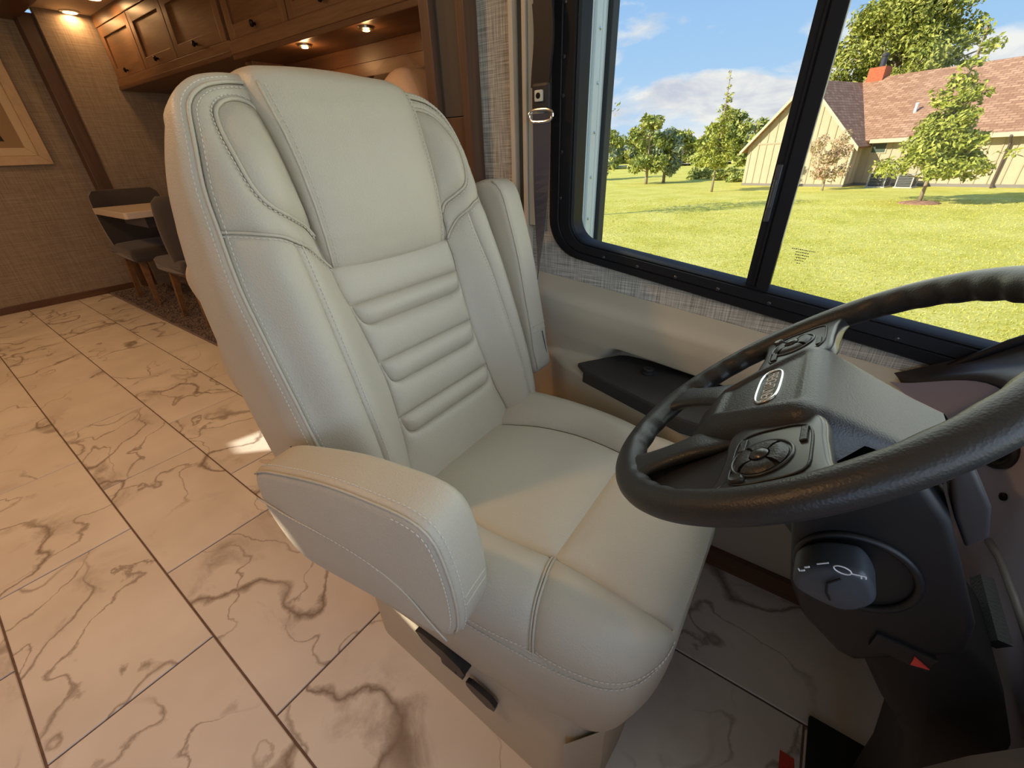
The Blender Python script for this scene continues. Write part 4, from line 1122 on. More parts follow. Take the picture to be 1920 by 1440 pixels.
# horn mark below the badge
b = MB().tube([wp(-0.056 + 0.004 * math.cos(t), -0.030 + 0.004 * math.sin(t), 0.0138) for t in np.linspace(-1.4, 1.4, 10)], 0.0005, 5).tube([wp(-0.060, -0.034, 0.0138), wp(-0.060, -0.026, 0.0138)], 0.0005, 5)
b.build('horn_mark', mat('faint_grey_print', (0.005, 0.005, 0.006), 0.5), hub)
settle(wheel)

# ------------------------------------------------------------------ steering column with its gear lever
colm = thing('steering_column', 'black steering column shroud with gear lever, rising from the floor under the wheel', 'steering column', (0.30, 0.5, 0.0))
def extr(pts, y0, y1, name, m, bev, parent):
    o = MB().prism([(x, y0, z) for x, z in pts], (0, y1 - y0, 0)).build(name, m, parent)
    bv = o.modifiers.new('b', 'BEVEL'); bv.width = bev; bv.segments = 4; bv.limit_method = 'ANGLE'; bv.angle_limit = 0.3
    o.data.shade_smooth(); return o
upper = MB().lathe(wp(0, -0.012, -0.170), WN, [(0.055, 0.0), (0.070, 0.012), (0.072, 0.04), (0.066, 0.080), (0.055, 0.100), (0.04, 0.110)], 40)
upper.build('upper_collar', mat('teal_grey_plastic', (0.045, 0.058, 0.062), 0.38, (380, 0.1, 0.0006, 'noise')), colm, smooth=True, auto=50)
extr([(0.052, 0.705), (0.078, 0.600), (0.100, 0.560), (0.144, 0.527), (0.160, 0.526), (0.222, 0.606), (0.214, 0.645), (0.160, 0.748), (0.122, 0.790), (0.085, 0.775)], 0.415, 0.585, 'shroud', DARKP, 0.014, colm)
extr([(0.140, 0.800), (0.154, 0.802), (0.180, 0.765), (0.190, 0.735), (0.182, 0.716), (0.164, 0.745)], 0.43, 0.47, 'side_lever', mat('grey_black_plastic', (0.035, 0.036, 0.040), 0.4), 0.004, colm)
extr([(.130, .560), (.162, .524), (.205, .458), (.235, .425), (.262, .33), (.285, .20), (.30, -.003), (.345, -.003), (.335, .2), (.322, .33), (.318, .42), (.308, .48), (.270, .56), (.215, .60)], 0.435, 0.58, 'lower_cover', mat('deep_black_plastic', (0.004, 0.004, 0.005), 0.6), 0.018, colm)
# recessed ring and the lever's head
rc = np.array((0.116, 0.4135, 0.652))
ring = [rc + np.array((0.048 * math.cos(a) + 0.004, 0, 0.046 * math.sin(a) + 0.004)) for a in np.linspace(0, 2 * PI, 48, endpoint=False)]
MB().tube(ring, 0.004, 8, closed=True).build('recess_ring', DARKP, colm, smooth=True)
kn_loop = [(-.024, -.028), (.012, -.032), (.028, -.012), (.030, .010), (.016, .034), (.002, .034), (-.018, .020), (-.030, -.004)]
knob, kf = pillow_prism(kn_loop, 0.040, 0.008, ((0.100, 0.368, 0.668), (1, 0, 0), (0, 0, 0.82), (0, 1, 0)), 'gear_lever', mat('slate_lever_plastic', (0.050, 0.060, 0.072), 0.36), colm, nloop=48, crown=0.004)
MB().tube([(0.105, 0.40, 0.675), (0.118, 0.44, 0.655)], 0.018, 14).build('lever_neck', DARKP, colm, smooth=True)
fy = 0.3635; LZ = -0.014
b = MB().tube([(0.098 + 0.0065 * math.cos(t), fy, 0.699 + 0.0040 * math.sin(t)) for t in np.linspace(0, 2 * PI, 16, endpoint=False)], 0.0006, 5, closed=True)
b.tube([(0.1045, fy, 0.699), (0.114, fy, 0.702)], 0.0006, 5).tube([(0.111, fy, 0.701), (0.112, fy, 0.698)], 0.0006, 5).tube([(0.114, fy, 0.702), (0.1148, fy, 0.6995)], 0.0006, 5)
b.build('lever_mark', PRINT, knob)
b = MB().tube([(0.080, fy, 0.694), (0.087, fy, 0.701)], 0.0007, 5).tube([(0.073, fy, 0.684), (0.076, fy, 0.687)], 0.0009, 5).tube([(0.0715, fy, 0.678), (0.074, fy, 0.6805)], 0.0009, 5).tube([(0.069, fy, 0.6795), (0.071, fy, 0.677)], 0.0007, 5)
b.build('lever_mark', PRINT, knob)
MB().tube([(0.100, fy + 0.0005, 0.688), (0.093, fy, 0.676), (0.096, fy, 0.664), (0.101, fy + 0.001, 0.656)], 0.0010, 6).build('lever_groove', mat('groove_black', (0.003, 0.003, 0.004), 0.6), knob)
# hazard switch with a red triangle
hz = MB().box(0.160, 0.208, 0.411, 0.418, 0.566, 0.588, 0.002).build('hazard_switch', DARKP, colm)
MB().prism([(0.193, 0.4095, 0.569), (0.206, 0.4095, 0.574), (0.192, 0.4095, 0.582)], (0, 0.002, 0)).build('red_triangle', REDP, hz)
# stalk on the far side of the wheel
extr([(0.108, 0.735), (0.133, 0.735), (0.152, 0.690), (0.145, 0.68), (0.120, 0.70)], 0.690, 0.712, 'indicator_stalk', DARKP, 0.004, colm)
MB().tube([(0.130, 0.69, 0.70), (0.130, 0.56, 0.70)], 0.009, 12).build('stalk_arm', DARKP, colm, smooth=True)
settle(colm)

# ------------------------------------------------------------------ dash
dash = thing('dashboard', 'dark graphite dashboard with light switch, to the right of the wheel', 'dashboard', (0.6, 0.3, 0.0))
ys = np.r_[np.linspace(-0.9, 0.70, 12), np.linspace(0.74, 0.985, 22)]; rows = []
for y in ys:
    s_ = -0.150 * max(0, (y - 0.74) / 0.245) ** 1.35            # the end wraps towards the side wall
    pr = [(0.395, 0.30), (0.352, 0.42), (0.336, 0.455), (0.330, 0.48), (0.328, 0.56), (0.326, 0.605), (0.318, 0.622), (0.312, 0.63)]
    up = 0.085 * (1 - sst(0.83, 0.985, y))
    rows.append([(x + s_, y, z + up * sst(0.50, 0.60, z)) for x, z in pr])
MB().grid(np.array(rows)).build('switch_panel', DASHM, dash, smooth=True)
rows = []
for y in ys:
    s_ = -0.118 * max(0, (y - 0.74) / 0.245) ** 1.35; up = 0.085 * (1 - sst(0.83, 0.985, y))
    pr = [(0.316, 0.622), (0.304, 0.632), (0.306, 0.645), (0.322, 0.655), (0.385, 0.70), (0.445, 0.755), (0.47, 0.765), (0.60, 0.765), (1.05, 0.74)]
    rows.append([(x + s_, y, z + up * (1 - sst(0.36, 0.44, x))) for x, z in pr])
MB().grid(np.array(rows)).build('hood', mat('black_dash_top', (0.024, 0.022, 0.026), 0.5, (380, 0.12, 0.0006, 'noise')), dash, smooth=True)
b = MB()
b.tube([(0.206, 0.980, 0.622), (0.222, 0.980, 0.642), (0.262, 0.976, 0.690), (0.304, 0.974, 0.738), (0.37, 0.970, 0.80), (0.45, 0.968, 0.85)], 0.007, 10)
b.build('end_trim', FRAMEM, dash, smooth=True)
def dashpt(y, z, lift=0.0):
    s_ = -0.150 * max(0, (y - 0.74) / 0.245) ** 1.35
    n_ = nrmv((-1, -0.150 * 1.35 / 0.245 * max(0, (y - 0.74) / 0.245) ** 0.35, 0)); return np.array((0.328 + s_, y, z)) + n_ * lift, n_
p, n_ = dashpt(0.805, 0.632)
ls = MB().lathe(p, n_, [(0.030, -0.004), (0.030, 0.006), (0.027, 0.009), (0.024, 0.006), (0.022, 0.006)], 32).build('light_switch', BLACKP, dash, smooth=True, auto=40)
MB().lathe(p + n_ * 0.005, n_, [(0.020, 0), (0.018, 0.016), (0.015, 0.019), (0.004, 0.019)], 28).build('switch_cap', GLOSSB, ls, smooth=True, auto=40)
for y, z in ((0.780, 0.514), (0.765, 0.578)):
    p, n_ = dashpt(y, z); MB().lathe(p, n_, [(0.006, -0.002), (0.006, 0.002), (0.003, 0.003)], 12).build('panel_screw', KNOBM, dash)
p, n_ = dashpt(0.850, 0.532); t_ = nrmv(np.cross((0, 0, 1), n_))
for hw in (0.012, 0.008): MB().tube([p + n_ * 0.001 + t_ * hw * a + np.array((0, 0, hw * 0.8 * b_)) for a, b_ in ((-1, -1), (1, -1), (1, 1), (-1, 1))], 0.0012, 6, closed=True).build('rocker_outline', KNOBM, dash)
# lower knee panel at the right edge of the view, with its carpeted inner edge
WG = mat('warm_grey_plastic', (0.24, 0.22, 0.24), 0.42, (300, 0.08, 0.0006, 'noise'))
kp = [(0.768, 0.494), (0.747, 0.543), (0.728, 0.589), (0.68, 0.66), (0.50, 0.66), (0.40, 0.60), (0.40, 0.44), (0.498, 0.470), (0.523, 0.472), (0.577, 0.476), (0.647, 0.483), (0.714, 0.487)]
o = MB().prism([(0.33, y, z) for y, z in kp], (0.03, 0, 0)).build('knee_panel', WG, dash)
bv = o.modifiers.new('b', 'BEVEL'); bv.width = 0.010; bv.segments = 4; bv.limit_method = 'ANGLE'; bv.angle_limit = 0.3
o.data.shade_smooth()
MB().tube([(0.329, 0.742, 0.510), (0.329, 0.70, 0.520), (0.329, 0.62, 0.522), (0.329, 0.52, 0.520)], 0.006, 8).build('panel_ridge', WG, dash, smooth=True)
MB().prism([(.233, .36, .455), (.250, .36, .52), (.270, .36, .575), (.33, .36, .60), (.34, .36, .40), (.25, .36, .40)], (0, 0.02, 0)).build('console_edge', mat('blue_grey_plastic', (0.085, 0.090, 0.105), 0.4), dash)
settle(dash)
fp = tag(MB().prism([(0.28, 0.618, 0.533), (0.28, 0.604, 0.556), (0.28, 0.509, 0.553), (0.28, 0.524, 0.525)], (0.012, 0, 0)).build('felt_strip', mat('grey_felt', (0.075, 0.075, 0.085), 0.95, (260, 0.8, 0.002, 'noise'))), 'grey fuzzy strip standing behind the steering column', 'strip')
lt = MB().box(0.255, 0.33, 0.30, 0.42, 0.40, 0.44, 0.012).build('dash_edge', mat('blue_grey_plastic', (0.085, 0.090, 0.105), 0.4))
bpy.data.objects.remove(lt)
# firewall board, pedal mat, tape
struct(MB().box(0.62, 0.66, -1.4, 0.95, -0.003, 0.42).build('firewall', mat('tan_board', (0.42, 0.28, 0.16), 0.7, var=(6, 0.1))))
tag(MB().box(0.246, 0.60, 0.30, 0.660, 0.0005, 0.012, 0.003).build('pedal_mat', MATTEB), 'black mat lying on the marble floor under the pedals', 'mat')
tag(MB().prism([(0.205, 0.567, 0.0008), (0.229, 0.566, 0.0008), (0.236, 0.500, 0.0008), (0.207, 0.500, 0.0008)], (0, 0, 0.0006)).build('red_tape', REDP), 'red strip of tape stuck to the marble floor beside the black mat', 'tape')

# ------------------------------------------------------------------ slide-out furniture behind the seat
# picture on the rear wall
pic = thing('framed_picture', 'pale wooden framed picture with a dark print hanging on the rear wall', 'picture', (-5.19, 0.60, 1.40))
PF = mat('pale_picture_frame', (0.62, 0.47, 0.31), 0.5, var=(15, 0.1)); PM = mat('cream_mount', (0.68, 0.55, 0.38), 0.7)
y0, y1, z0, z1 = 0.25, 0.935, 1.045, 1.90
def mitre(y0, y1, z0, z1, w_, d0, d1, name, m, parent):
    b = MB(); c = [(y0, z0), (y1, z0), (y1, z1), (y0, z1)]; i_ = [(y0 + w_, z0 + w_), (y1 - w_, z0 + w_), (y1 - w_, z1 - w_), (y0 + w_, z1 - w_)]
    for k in range(4):
        a, q, r_, s_ = c[k], c[(k + 1) % 4], i_[(k + 1) % 4], i_[k]
        b = MB().prism([(d0, *a), (d0, *q), (d0, *r_), (d0, *s_)], (d1 - d0, 0, 0)); o = b.build(name, m, parent)
        bv = o.modifiers.new('b', 'BEVEL'); bv.width = 0.004; bv.segments = 2
mitre(y0, y1, z0, z1, 0.062, -5.2, -5.165, 'frame_rail', PF, pic)
mitre(y0 + .062, y1 - .062, z0 + .062, z1 - .062, 0.055, -5.2, -5.178, 'inner_rail', PM, pic)
MB().box(-5.2, -5.186, y0 + .11, y1 - .11, z0 + .11, z1 - .11).build('mount', mat('tan_mount', (0.36, 0.25, 0.14), 0.8), pic)
b = MB(); pts = [(y0 + .16, 1.21)]
yy = np.linspace(y0 + .16, y1 - .205, 26)
lo = [(y_, 1.205 + random.uniform(-.004, .004)) for y_ in yy]
MB().prism([(-5.1855, a, c) for a, c in lo] + [(-5.1855, y1 - .225, 1.33), (-5.1855, y1 - .26, 1.74), (-5.1855, y0 + .16, 1.74)], (0.001, 0, 0)).build('print', mat('dark_print', (0.020, 0.016, 0.013), 0.6), pic)
settle(pic)

# wall cabinets of the slide-out
KN = [(-4.73), (-4.10), (-3.46), (-2.72), (-2.10), (-1.48)]
def door(parent, x0, x1, z0, z1, yf, knob_x, m=WOODZ):
    st = 0.062; d = 0.018
    b = MB()
    o = MB().box(x0, x1, yf + .006, yf + .014, z0, z1, 0.0).build('door', WOODX, parent)
    b.box(x0, x0 + st, yf - .004, yf + d - .002, z0, z1, 0.003); 
    MB().box(x0, x0 + st, yf - .006, yf + .010, z0, z1, 0.003).build('stile', WOODZ, o)
    MB().box(x1 - st, x1, yf - .006, yf + .010, z0, z1, 0.003).build('stile', WOODZ, o)
    MB().box(x0 + st, x1 - st, yf - .006, yf + .010, z0, z0 + st, 0.003).build('rail', WOODX, o)
    MB().box(x0 + st, x1 - st, yf - .006, yf + .010, z1 - st, z1, 0.003).build('rail', WOODX, o)
    MB().lathe((knob_x, yf - .006, z0 + .031), (0, -1, 0), [(0.007, 0), (0.006, 0.010), (0.016, 0.016), (0.016, 0.024), (0.008, 0.029)], 14).build('knob', KNOBM, o, smooth=True, auto=40)
    return o
YF = 1.55
ca = thing('wall_cabinet', 'maple wall cabinet with three doors above the dinette', 'cabinet', (-4.0, 1.7, 1.6))
MB().box(-5.03, -3.045, YF + .014, 1.90, 1.60, 2.03, 0.002).build('carcass', WOODX, ca)
for (a, c, k) in ((-5.02, -4.385, -4.73), (-4.375, -3.80, -4.10), (-3.79, -3.085, -3.46)): door(ca, a, c, 1.632, 1.955, YF, k)
MB().box(-5.035, -3.045, YF - .012, YF + .02, 1.575, 1.630, 0.004).build('bottom_rail', WOODX, ca)
MB().box(-5.035, -3.045, YF - .012, YF + .02, 1.957, 2.03, 0.004).build('top_rail', WOODX, ca)
MB().box(-5.035, -3.05, YF - .018, 1.90, 1.555, 1.585, 0.006).build('underside', DWOODX, ca)
settle(ca)
cb_ = thing('wall_cabinet', 'maple wall cabinet above the sofa, nearer the driver\'s seat', 'cabinet', (-2.0, 1.7, 1.6))
MB().box(-3.035, -0.98, YF + .006, 1.90, 1.60, 2.03, 0.002).build('carcass', WOODX, cb_)
for (a, c, k) in ((-3.02, -2.415, -2.72), (-2.405, -1.80, -2.10), (-1.79, -1.18, -1.48)): door(cb_, a, c, 1.622, 1.955, YF - .01, k)
MB().box(-3.035, -0.98, YF - .024, YF + .02, 1.560, 1.620, 0.004).build('bottom_rail', WOODX, cb_)
MB().box(-3.035, -0.98, YF - .024, YF + .02, 1.957, 2.03, 0.004).build('top_rail', WOODX, cb_)
MB().box(-3.04, -0.98, YF - .02, 1.90, 1.535, 1.572, 0.004).build('underside', DWOODX, cb_)
for x, y in ((-2.40, 1.585), (-1.905, 1.585)):
    pk = MB().lathe((x, y, 1.536), (0, 0, -1), [(0.036, 0), (0.034, 0.010), (0.026, 0.013)], 20).build('puck_light', mat('brushed_nickel', (0.45, 0.36, 0.27), 0.3, metallic=1.0), cb_, smooth=True, auto=40)
    MB().lathe((x, y, 1.5235), (0, 0, -1), [(0.017, 0), (0.015, 0.004), (0.005, 0.005)], 16).build('lens', LAMPM if x < -2.2 else mat('warm_lens', (1, .8, .5), 0.4, emit=((1.0, 0.75, 0.42), 1.6)), pk)
    l_ = lamp('puck_glow', 'POINT', (x, y, 1.49), 1.2 if x < -2.2 else 0.5, WARM, shadow_soft_size=0.02)
settle(cb_)
# window board and blind of the slide-out behind the sofa, under the cabinets
val = tag(MB().box(-3.0, -0.98, 1.80, 1.90, 1.40, 1.535, 0.004).build('window_valance', DWOODX), 'dark walnut valance board under the wall cabinet', 'valance')
MB().box(-3.0, -0.98, 1.795, 1.802, 1.462, 1.468, 0.001).build('moulding', DWOODX, val)
MB().box(-2.98, -2.955, 1.86, 1.90, 0.9, 1.40).build('jamb', DWOODZ, val)
struct(MB().box(-2.95, -0.98, 1.895, 1.92, 0.0, 1.40).build('wall_sofa', mat('black_blind', (0.01, 0.01, 0.012), 0.5))) 
ptl = tag(MB().box(-3.06, -2.98, 1.60, 1.90, 1.1, 1.535, 0.003).build('end_panel', WOODZ), 'maple end panel below the join of the two wall cabinets', 'panel')

# plastic-wrapped recliner below
rec = thing('recliner', 'tan recliner still wrapped in clear plastic, behind the driver\'s seat headrest', 'recliner', (-1.45, 1.40, 0.012))
TANL = mat('tan_upholstery', (0.78, 0.52, 0.34), 0.5, (200, 0.1, 0.001, 'noise'))
bo = [(-.02, .30), (.0, .02), (.40, .0), (.72, .02), (.76, .28), (.72, .42), (.40, .45), (.15, .47), (.16, .80), (.13, 1.17), (.06, 1.22), (-.05, 1.20), (-.12, 1.05), (-.08, .6)]
bo2 = [(-.12 - 0.0, .0)]
o, _ = pillow_prism([(.14, .44), (.16, .75), (.14, 1.08), (.09, 1.19), (.02, 1.215), (-.06, 1.17), (-.10, 1.05), (-.07, .7), (-.04, .42)], 0.70, 0.05, ((-1.25, 1.085, 0.06), (1, 0, 0), (0, 0, 1), (0, 1, 0)), 'back_cushion', TANL, rec)
o, _ = pillow_prism([(.06, .30), (.54, .28), (.60, .34), (.56, .45), (.3, .47), (.06, .45)], 0.58, 0.04, ((-1.66, 1.18, 0.03), (1, 0, 0), (0, 0, 1), (0, 1, 0)), 'seat_cushion', TANL, rec)
MB().box(-1.68, -1.05, 1.16, 1.78, 0.012, 0.32, 0.02).build('base', TANL, rec)
for y in (1.08, 1.72):
    o, _ = pillow_prism([(-.02, .02), (.62, .02), (.66, .5), (.6, .6), (.0, .6), (-.05, .5)], 0.11, 0.04, ((-1.66, y, 0.0), (1, 0, 0), (0, 0, 1), (0, 1, 0)), 'arm', TANL, rec)
# the loose clear film over its back: puckered, with a peak at one corner
fm_ = bpy.data.materials.new('clear_film'); fm_.use_nodes = True; t_ = NT(fm_.node_tree); t_.n.clear()
tr_ = t_.new('ShaderNodeBsdfTransparent'); gl_ = t_.new('ShaderNodeBsdfGlossy'); gl_.inputs['Roughness'].default_value = 0.12
df_ = t_.new('ShaderNodeBsdfTranslucent'); df_.inputs[0].default_value = (0.9, 0.8, 0.7, 1)
m1 = t_.new('ShaderNodeMixShader'); m1.inputs[0].default_value = 0.16; t_.l.new(tr_.outputs[0], m1.inputs[1]); t_.l.new(gl_.outputs[0], m1.inputs[2])
m2 = t_.new('ShaderNodeMixShader'); m2.inputs[0].default_value = 0.20; t_.l.new(m1.outputs[0], m2.inputs[1]); t_.l.new(df_.outputs[0], m2.inputs[2])
oo = t_.new('ShaderNodeOutputMaterial'); t_.l.new(m2.outputs[0], oo.inputs[0])
prof = [(-1.445, 0.55), (-1.440, 0.80), (-1.455, 1.05), (-1.50, 1.215), (-1.58, 1.265), (-1.67, 1.235), (-1.735, 1.10), (-1.72, 0.9)]
prof = [(x + 0.38, z + 0.025) for x, z in prof]
prof = smooth_curve(prof, 40); rows = []
for i, y in enumerate(np.linspace(1.08, 1.86, 60)):
    pk_ = math.exp(-((y - 1.12) / 0.035) ** 2)
    row = []
    for j, (x, z) in enumerate(prof):
        k = 0.008 * math.sin(21 * y + 9 * z + 3 * math.sin(17 * z)) + 0.005 * math.sin(57 * y + 31 * x)
        top_ = math.exp(-((j - 19) / 5.0) ** 2)
        row.append((x + k, y + 0.004 * math.sin(40 * z), z + k * 0.7 + 0.045 * pk_ * top_))
    rows.append(row)
MB().grid(np.array(rows)).build('plastic_film', fm_, rec, smooth=True)
settle(rec)

# dinette
tb = thing('dinette_table', 'pale topped dinette table between two charcoal chairs', 'table', (-4.25, 1.42, 0.012))
o = MB().prism([(x, y, 0.70) for x, y in ((-3.90, 0.915), (-3.885, 0.93), (-3.885, 1.89), (-4.62, 1.89), (-4.62, 0.93), (-4.605, 0.915))], (0, 0, 0.042)).build('tabletop', TABLEM, tb)
bv = o.modifiers.new('b', 'BEVEL'); bv.width = 0.004; bv.segments = 3
MB().box(-4.50, -4.0, 1.05, 1.85, 0.62, 0.70, 0.003).build('apron', DARKFAB, tb)
MB().box(-4.33, -4.17, 1.54, 1.70, 0.03, 0.64, 0.006).build('pillar', DARKFAB, tb)
MB().box(-4.50, -4.0, 1.44, 1.86, 0.012, 0.045, 0.008).build('foot', DARKFAB, tb)
settle(tb)
def make_chair(name, label, group):
    t = thing(name, label, 'chair', (0, 0, 0), group)
    # local: faces +X, seat centre over the origin
    o, _ = pillow_prism([(-.24, .02), (.22, .0), (.25, .05), (.22, .10), (-.22, .11), (-.26, .06)], 0.46, 0.03, ((0, -0.23, 0.36), (1, 0, 0), (0, 0, 1), (0, 1, 0)), 'seat', DARKFAB, t, nloop=40, k=4, crown=0.006)
    rows = []
    for z in np.linspace(0.38, 0.855, 16):
        w_ = 0.215 + 0.02 * math.sin((z - .38) * 6); lean = -0.20 - 0.14 * (z - 0.38)
        if z > 0.82: w_ -= (z - 0.82) * 0.9
        th = 0.030 if z < 0.84 else 0.02
        f = [(lean - th * (1 - 0.3 * abs(s) ** 6) - 0.0 + 0.075 * s * s, w_ * s, z) for s in np.linspace(-1, 1, 17)]
        bk_ = [(lean + th * (1 - 0.3 * abs(s) ** 6) + 0.075 * s * s, w_ * s, z) for s in np.linspace(1, -1, 17)]
        rows.append(f + bk_)
    b = MB().grid(np.array(rows), closed_v=True); n_ = len(rows[0]); b.f += [tuple(range(n_ - 1, -1, -1)), tuple(range(15 * n_, 16 * n_))]
    b.build('backrest', DARKFAB, t, smooth=True, auto=60)
    for sx, sy in ((1, -1), (1, 1), (-1, -1), (-1, 1)):
        rows = []
        for q in np.linspace(0, 1, 5):
            x = sx * (0.175 + 0.045 * (1 - q)); y = sy * (0.165 + 0.03 * (1 - q)); z = 0.012 + 0.36 * q; h_ = 0.012 + 0.010 * q
            rows.append([(x - h_, y - h_, z), (x + h_, y - h_, z), (x + h_, y + h_, z), (x - h_, y + h_, z)])
        b = MB().grid(np.array(rows), closed_v=True); b.f += [(3, 2, 1, 0), (16, 17, 18, 19)]
        b.build('leg', WARMLEGM, t)
    MB().box(-.19, .19, -.19, .19, .345, .372, 0.004).build('seat_frame', WARMLEGM, t)
    return t
ch0 = make_chair('dining_chair', 'charcoal dining chair against the rear wall, facing forward behind the table', 'dinette chairs')
def copy_tree(o, parent=None):
    c = o.copy(); COL.objects.link(c); c.parent = parent
    for q in list(o.children): copy_tree(q, c)
    return c
ch1 = copy_tree(ch0); ch1['label'] = 'charcoal dining chair nearest the driver\'s seat, its back half hidden by it'
ch0.location = (-4.50, 1.165, 0); ch1.location = (-3.55, 1.17, 0); ch1.rotation_euler = (0, 0, PI)
# lights in the slide-out ceiling
for i, (x, y) in enumerate(((-5.0, 1.41), (-4.50, 1.43))):
    t = thing('ceiling_light', ('round warm ceiling light nearest the rear wall', 'round warm ceiling light, second from the rear wall')[i], 'ceiling light', (x, y, 2.03), 'round lights in the slide ceiling')
    MB().lathe((x, y, 2.031), (0, 0, -1), [(0.062, 0), (0.060, 0.006), (0.046, 0.009)], 28).build('trim_ring', WHITEP, t, smooth=True, auto=40)
    MB().lathe((x, y, 2.023), (0, 0, -1), [(0.044, 0), (0.042, 0.003), (0.02, 0.004)], 24).build('lens', LAMPM, t)
    settle(t)
    lamp('ceiling_glow', 'AREA', (x, y, 2.012), 1.5, WARM, shape='DISK', size=0.08)
# the coach's own ceiling lights over the aisle
for i, (x, y) in enumerate(((-1.5, -0.55), (-3.0, -0.2), (-4.3, -0.3))):
    t = thing('ceiling_light', ('round warm ceiling light over the aisle, nearest the driver\'s seat', 'middle round warm ceiling light over the aisle', 'round warm ceiling light over the aisle, nearest the rear wall')[i], 'ceiling light', (x, y, 2.10), 'round lights over the aisle')
    MB().lathe((x, y, 2.101), (0, 0, -1), [(0.075, 0), (0.072, 0.006), (0.058, 0.009)], 24).build('trim_ring', WHITEP, t, smooth=True, auto=40)
    MB().lathe((x, y, 2.093), (0, 0, -1), [(0.056, 0), (0.054, 0.004)], 20).build('lens', LAMPM, t)
    settle(t)

# ------------------------------------------------------------------ outside: lawn, house, trees
TILT = 0.027                                   # the coach stands 1.5 degrees off level
def gz(x, y): return -1.10 + TILT * x
GRASSM = bpy.data.materials.new('sunlit_lawn'); GRASSM.use_nodes = True
t_ = NT(GRASSM.node_tree); b_ = GRASSM.node_tree.nodes['Principled BSDF']; b_.inputs['Roughness'].default_value = 0.9; b_.inputs['Specular IOR Level'].default_value = 0.1
co_ = t_.new('ShaderNodeTexCoord').outputs['Object']
f1 = t_.noise(co_, 40.0, 6.0, 0.8).outputs[0]; f2 = t_.noise(co_, 0.7, 3.0, 0.6).outputs[0]; f3 = t_.noise(co_, 9.0, 4.0, 0.7).outputs[0]
fm = t_.math('ADD', t_.math('MULTIPLY', f1, 0.62), t_.math('ADD', t_.math('MULTIPLY', f2, 0.16), t_.math('MULTIPLY', f3, 0.22)))
cc = t_.ramp(fm, [(0.37, (0.28, 0.29, 0.035)), (0.47, (0.64, 0.58, 0.085)), (0.57, (0.88, 0.80, 0.28))])
t_.l.new(cc, b_.inputs['Base Color'])
bp_ = t_.new('ShaderNodeBump'); bp_.inputs['Strength'].default_value = 0.6; bp_.inputs['Distance'].default_value = 0.05
t_.l.new(f1, bp_.inputs['Height']); t_.l.new(bp_.outputs[0], b_.inputs['Normal'])
gx = np.linspace(-150, 150, 41); gy = np.linspace(-150, 160, 43)
P = np.array([[(x, y, gz(x, y)) for y in gy] for x in gx])
lawn = struct(MB().grid(P).build('lawn', GRASSM))
bm_l = MB(); n = 80000
r_ = rng.uniform(0, 1, n); yy = 2.6 + 19.5 * r_ ** 1.5; xx = rng.uniform(-1, 1, n) * (0.9 + 0.55 * yy) - 0.15 * yy
a = rng.uniform(0, 2 * PI, n); h_ = rng.uniform(0.014, 0.034, n); wv = rng.uniform(0.003, 0.006, n) * (1 + 0.06 * yy)
V = np.zeros((n, 3, 3)); zb = -1.10 + TILT * xx
V[:, 0] = np.c_[xx - np.cos(a) * wv, yy - np.sin(a) * wv, zb]; V[:, 1] = np.c_[xx + np.cos(a) * wv, yy + np.sin(a) * wv, zb]
V[:, 2] = np.c_[xx + rng.normal(0, .012, n), yy + rng.normal(0, .012, n), zb + h_]
o = mesh_obj('grass', V.reshape(-1, 3), [(3 * i, 3 * i + 1, 3 * i + 2) for i in range(n)], GRASSM, None, smooth=False, norm=False)
tag(o, 'yellow-green blades of the sunlit lawn outside the driver\'s window', 'grass', kind='stuff')
# far road
rd = []
for x in np.linspace(-90, 10, 30): rd.append([(x, 66 + 0.10 * x, gz(x, 0) + 0.30), (x, 63.5 + 0.10 * x, gz(x, 0) + 0.25)])
struct(MB().grid(np.array(rd)).build('road', mat('pale_road', (0.55, 0.47, 0.42), 0.8)))

# house: local axes along its front, into the ground floor, up
HO = Vector((0.28, 27.71, -1.09)); th = math.radians(-22)
ex = Vector((math.cos(th), math.sin(th), TILT * math.cos(th))).normalized(); ey = Vector((-math.sin(th), math.cos(th), -TILT * math.sin(th))); ey = (ey - ex * ey.dot(ex)).normalized(); ez = ex.cross(ey)
HM = Matrix((ex, ey, ez)).transposed().to_4x4(); HM.translation = HO
house = thing('house', 'tan board-and-batten house with brown shingle roof across the lawn', 'house'); house.matrix_world = HM
SIDING = mat('tan_siding', (0.56, 0.45, 0.31), 0.75, var=(3, 0.06)); BATT = mat('tan_batten', (0.50, 0.39, 0.265), 0.75)
BASEM = mat('grey_foundation', (0.25, 0.22, 0.20), 0.85); TRIMH = mat('pale_fascia', (0.60, 0.50, 0.36), 0.6)
def shingle(name, c0, c1):
    m = bpy.data.materials.new(name); m.use_nodes = True
    t = NT(m.node_tree); b = m.node_tree.nodes['Principled BSDF']
    co = t.new('ShaderNodeTexCoord').outputs['UV']
    br = t.new('ShaderNodeTexBrick'); t.set(br, 'Vector', co); br.inputs['Scale'].default_value = 1.0
    br.inputs['Brick Width'].default_value = 0.30; br.inputs['Row Height'].default_value = 0.17; br.inputs['Mortar Size'].default_value = 0.014; br.offset = 0.5
    br.inputs['Color1'].default_value = (*c0, 1); br.inputs['Color2'].default_value = (*c1, 1); br.inputs['Mortar'].default_value = (c0[0] * .5, c0[1] * .45, c0[2] * .45, 1)
    nz = t.noise(t.scale(co, (1.0, 6.0, 1.0)), 2.2, 4.0, 0.65).outputs[0]
    t.l.new(t.mix(t.math('MULTIPLY', nz, 0.6), br.outputs['Color'], (0.40, 0.215, 0.125)), b.inputs['Base Color']); b.inputs['Roughness'].default_value = 0.9
    return m
SHING = shingle('brown_shingles', (0.30, 0.145, 0.080), (0.56, 0.335, 0.205))
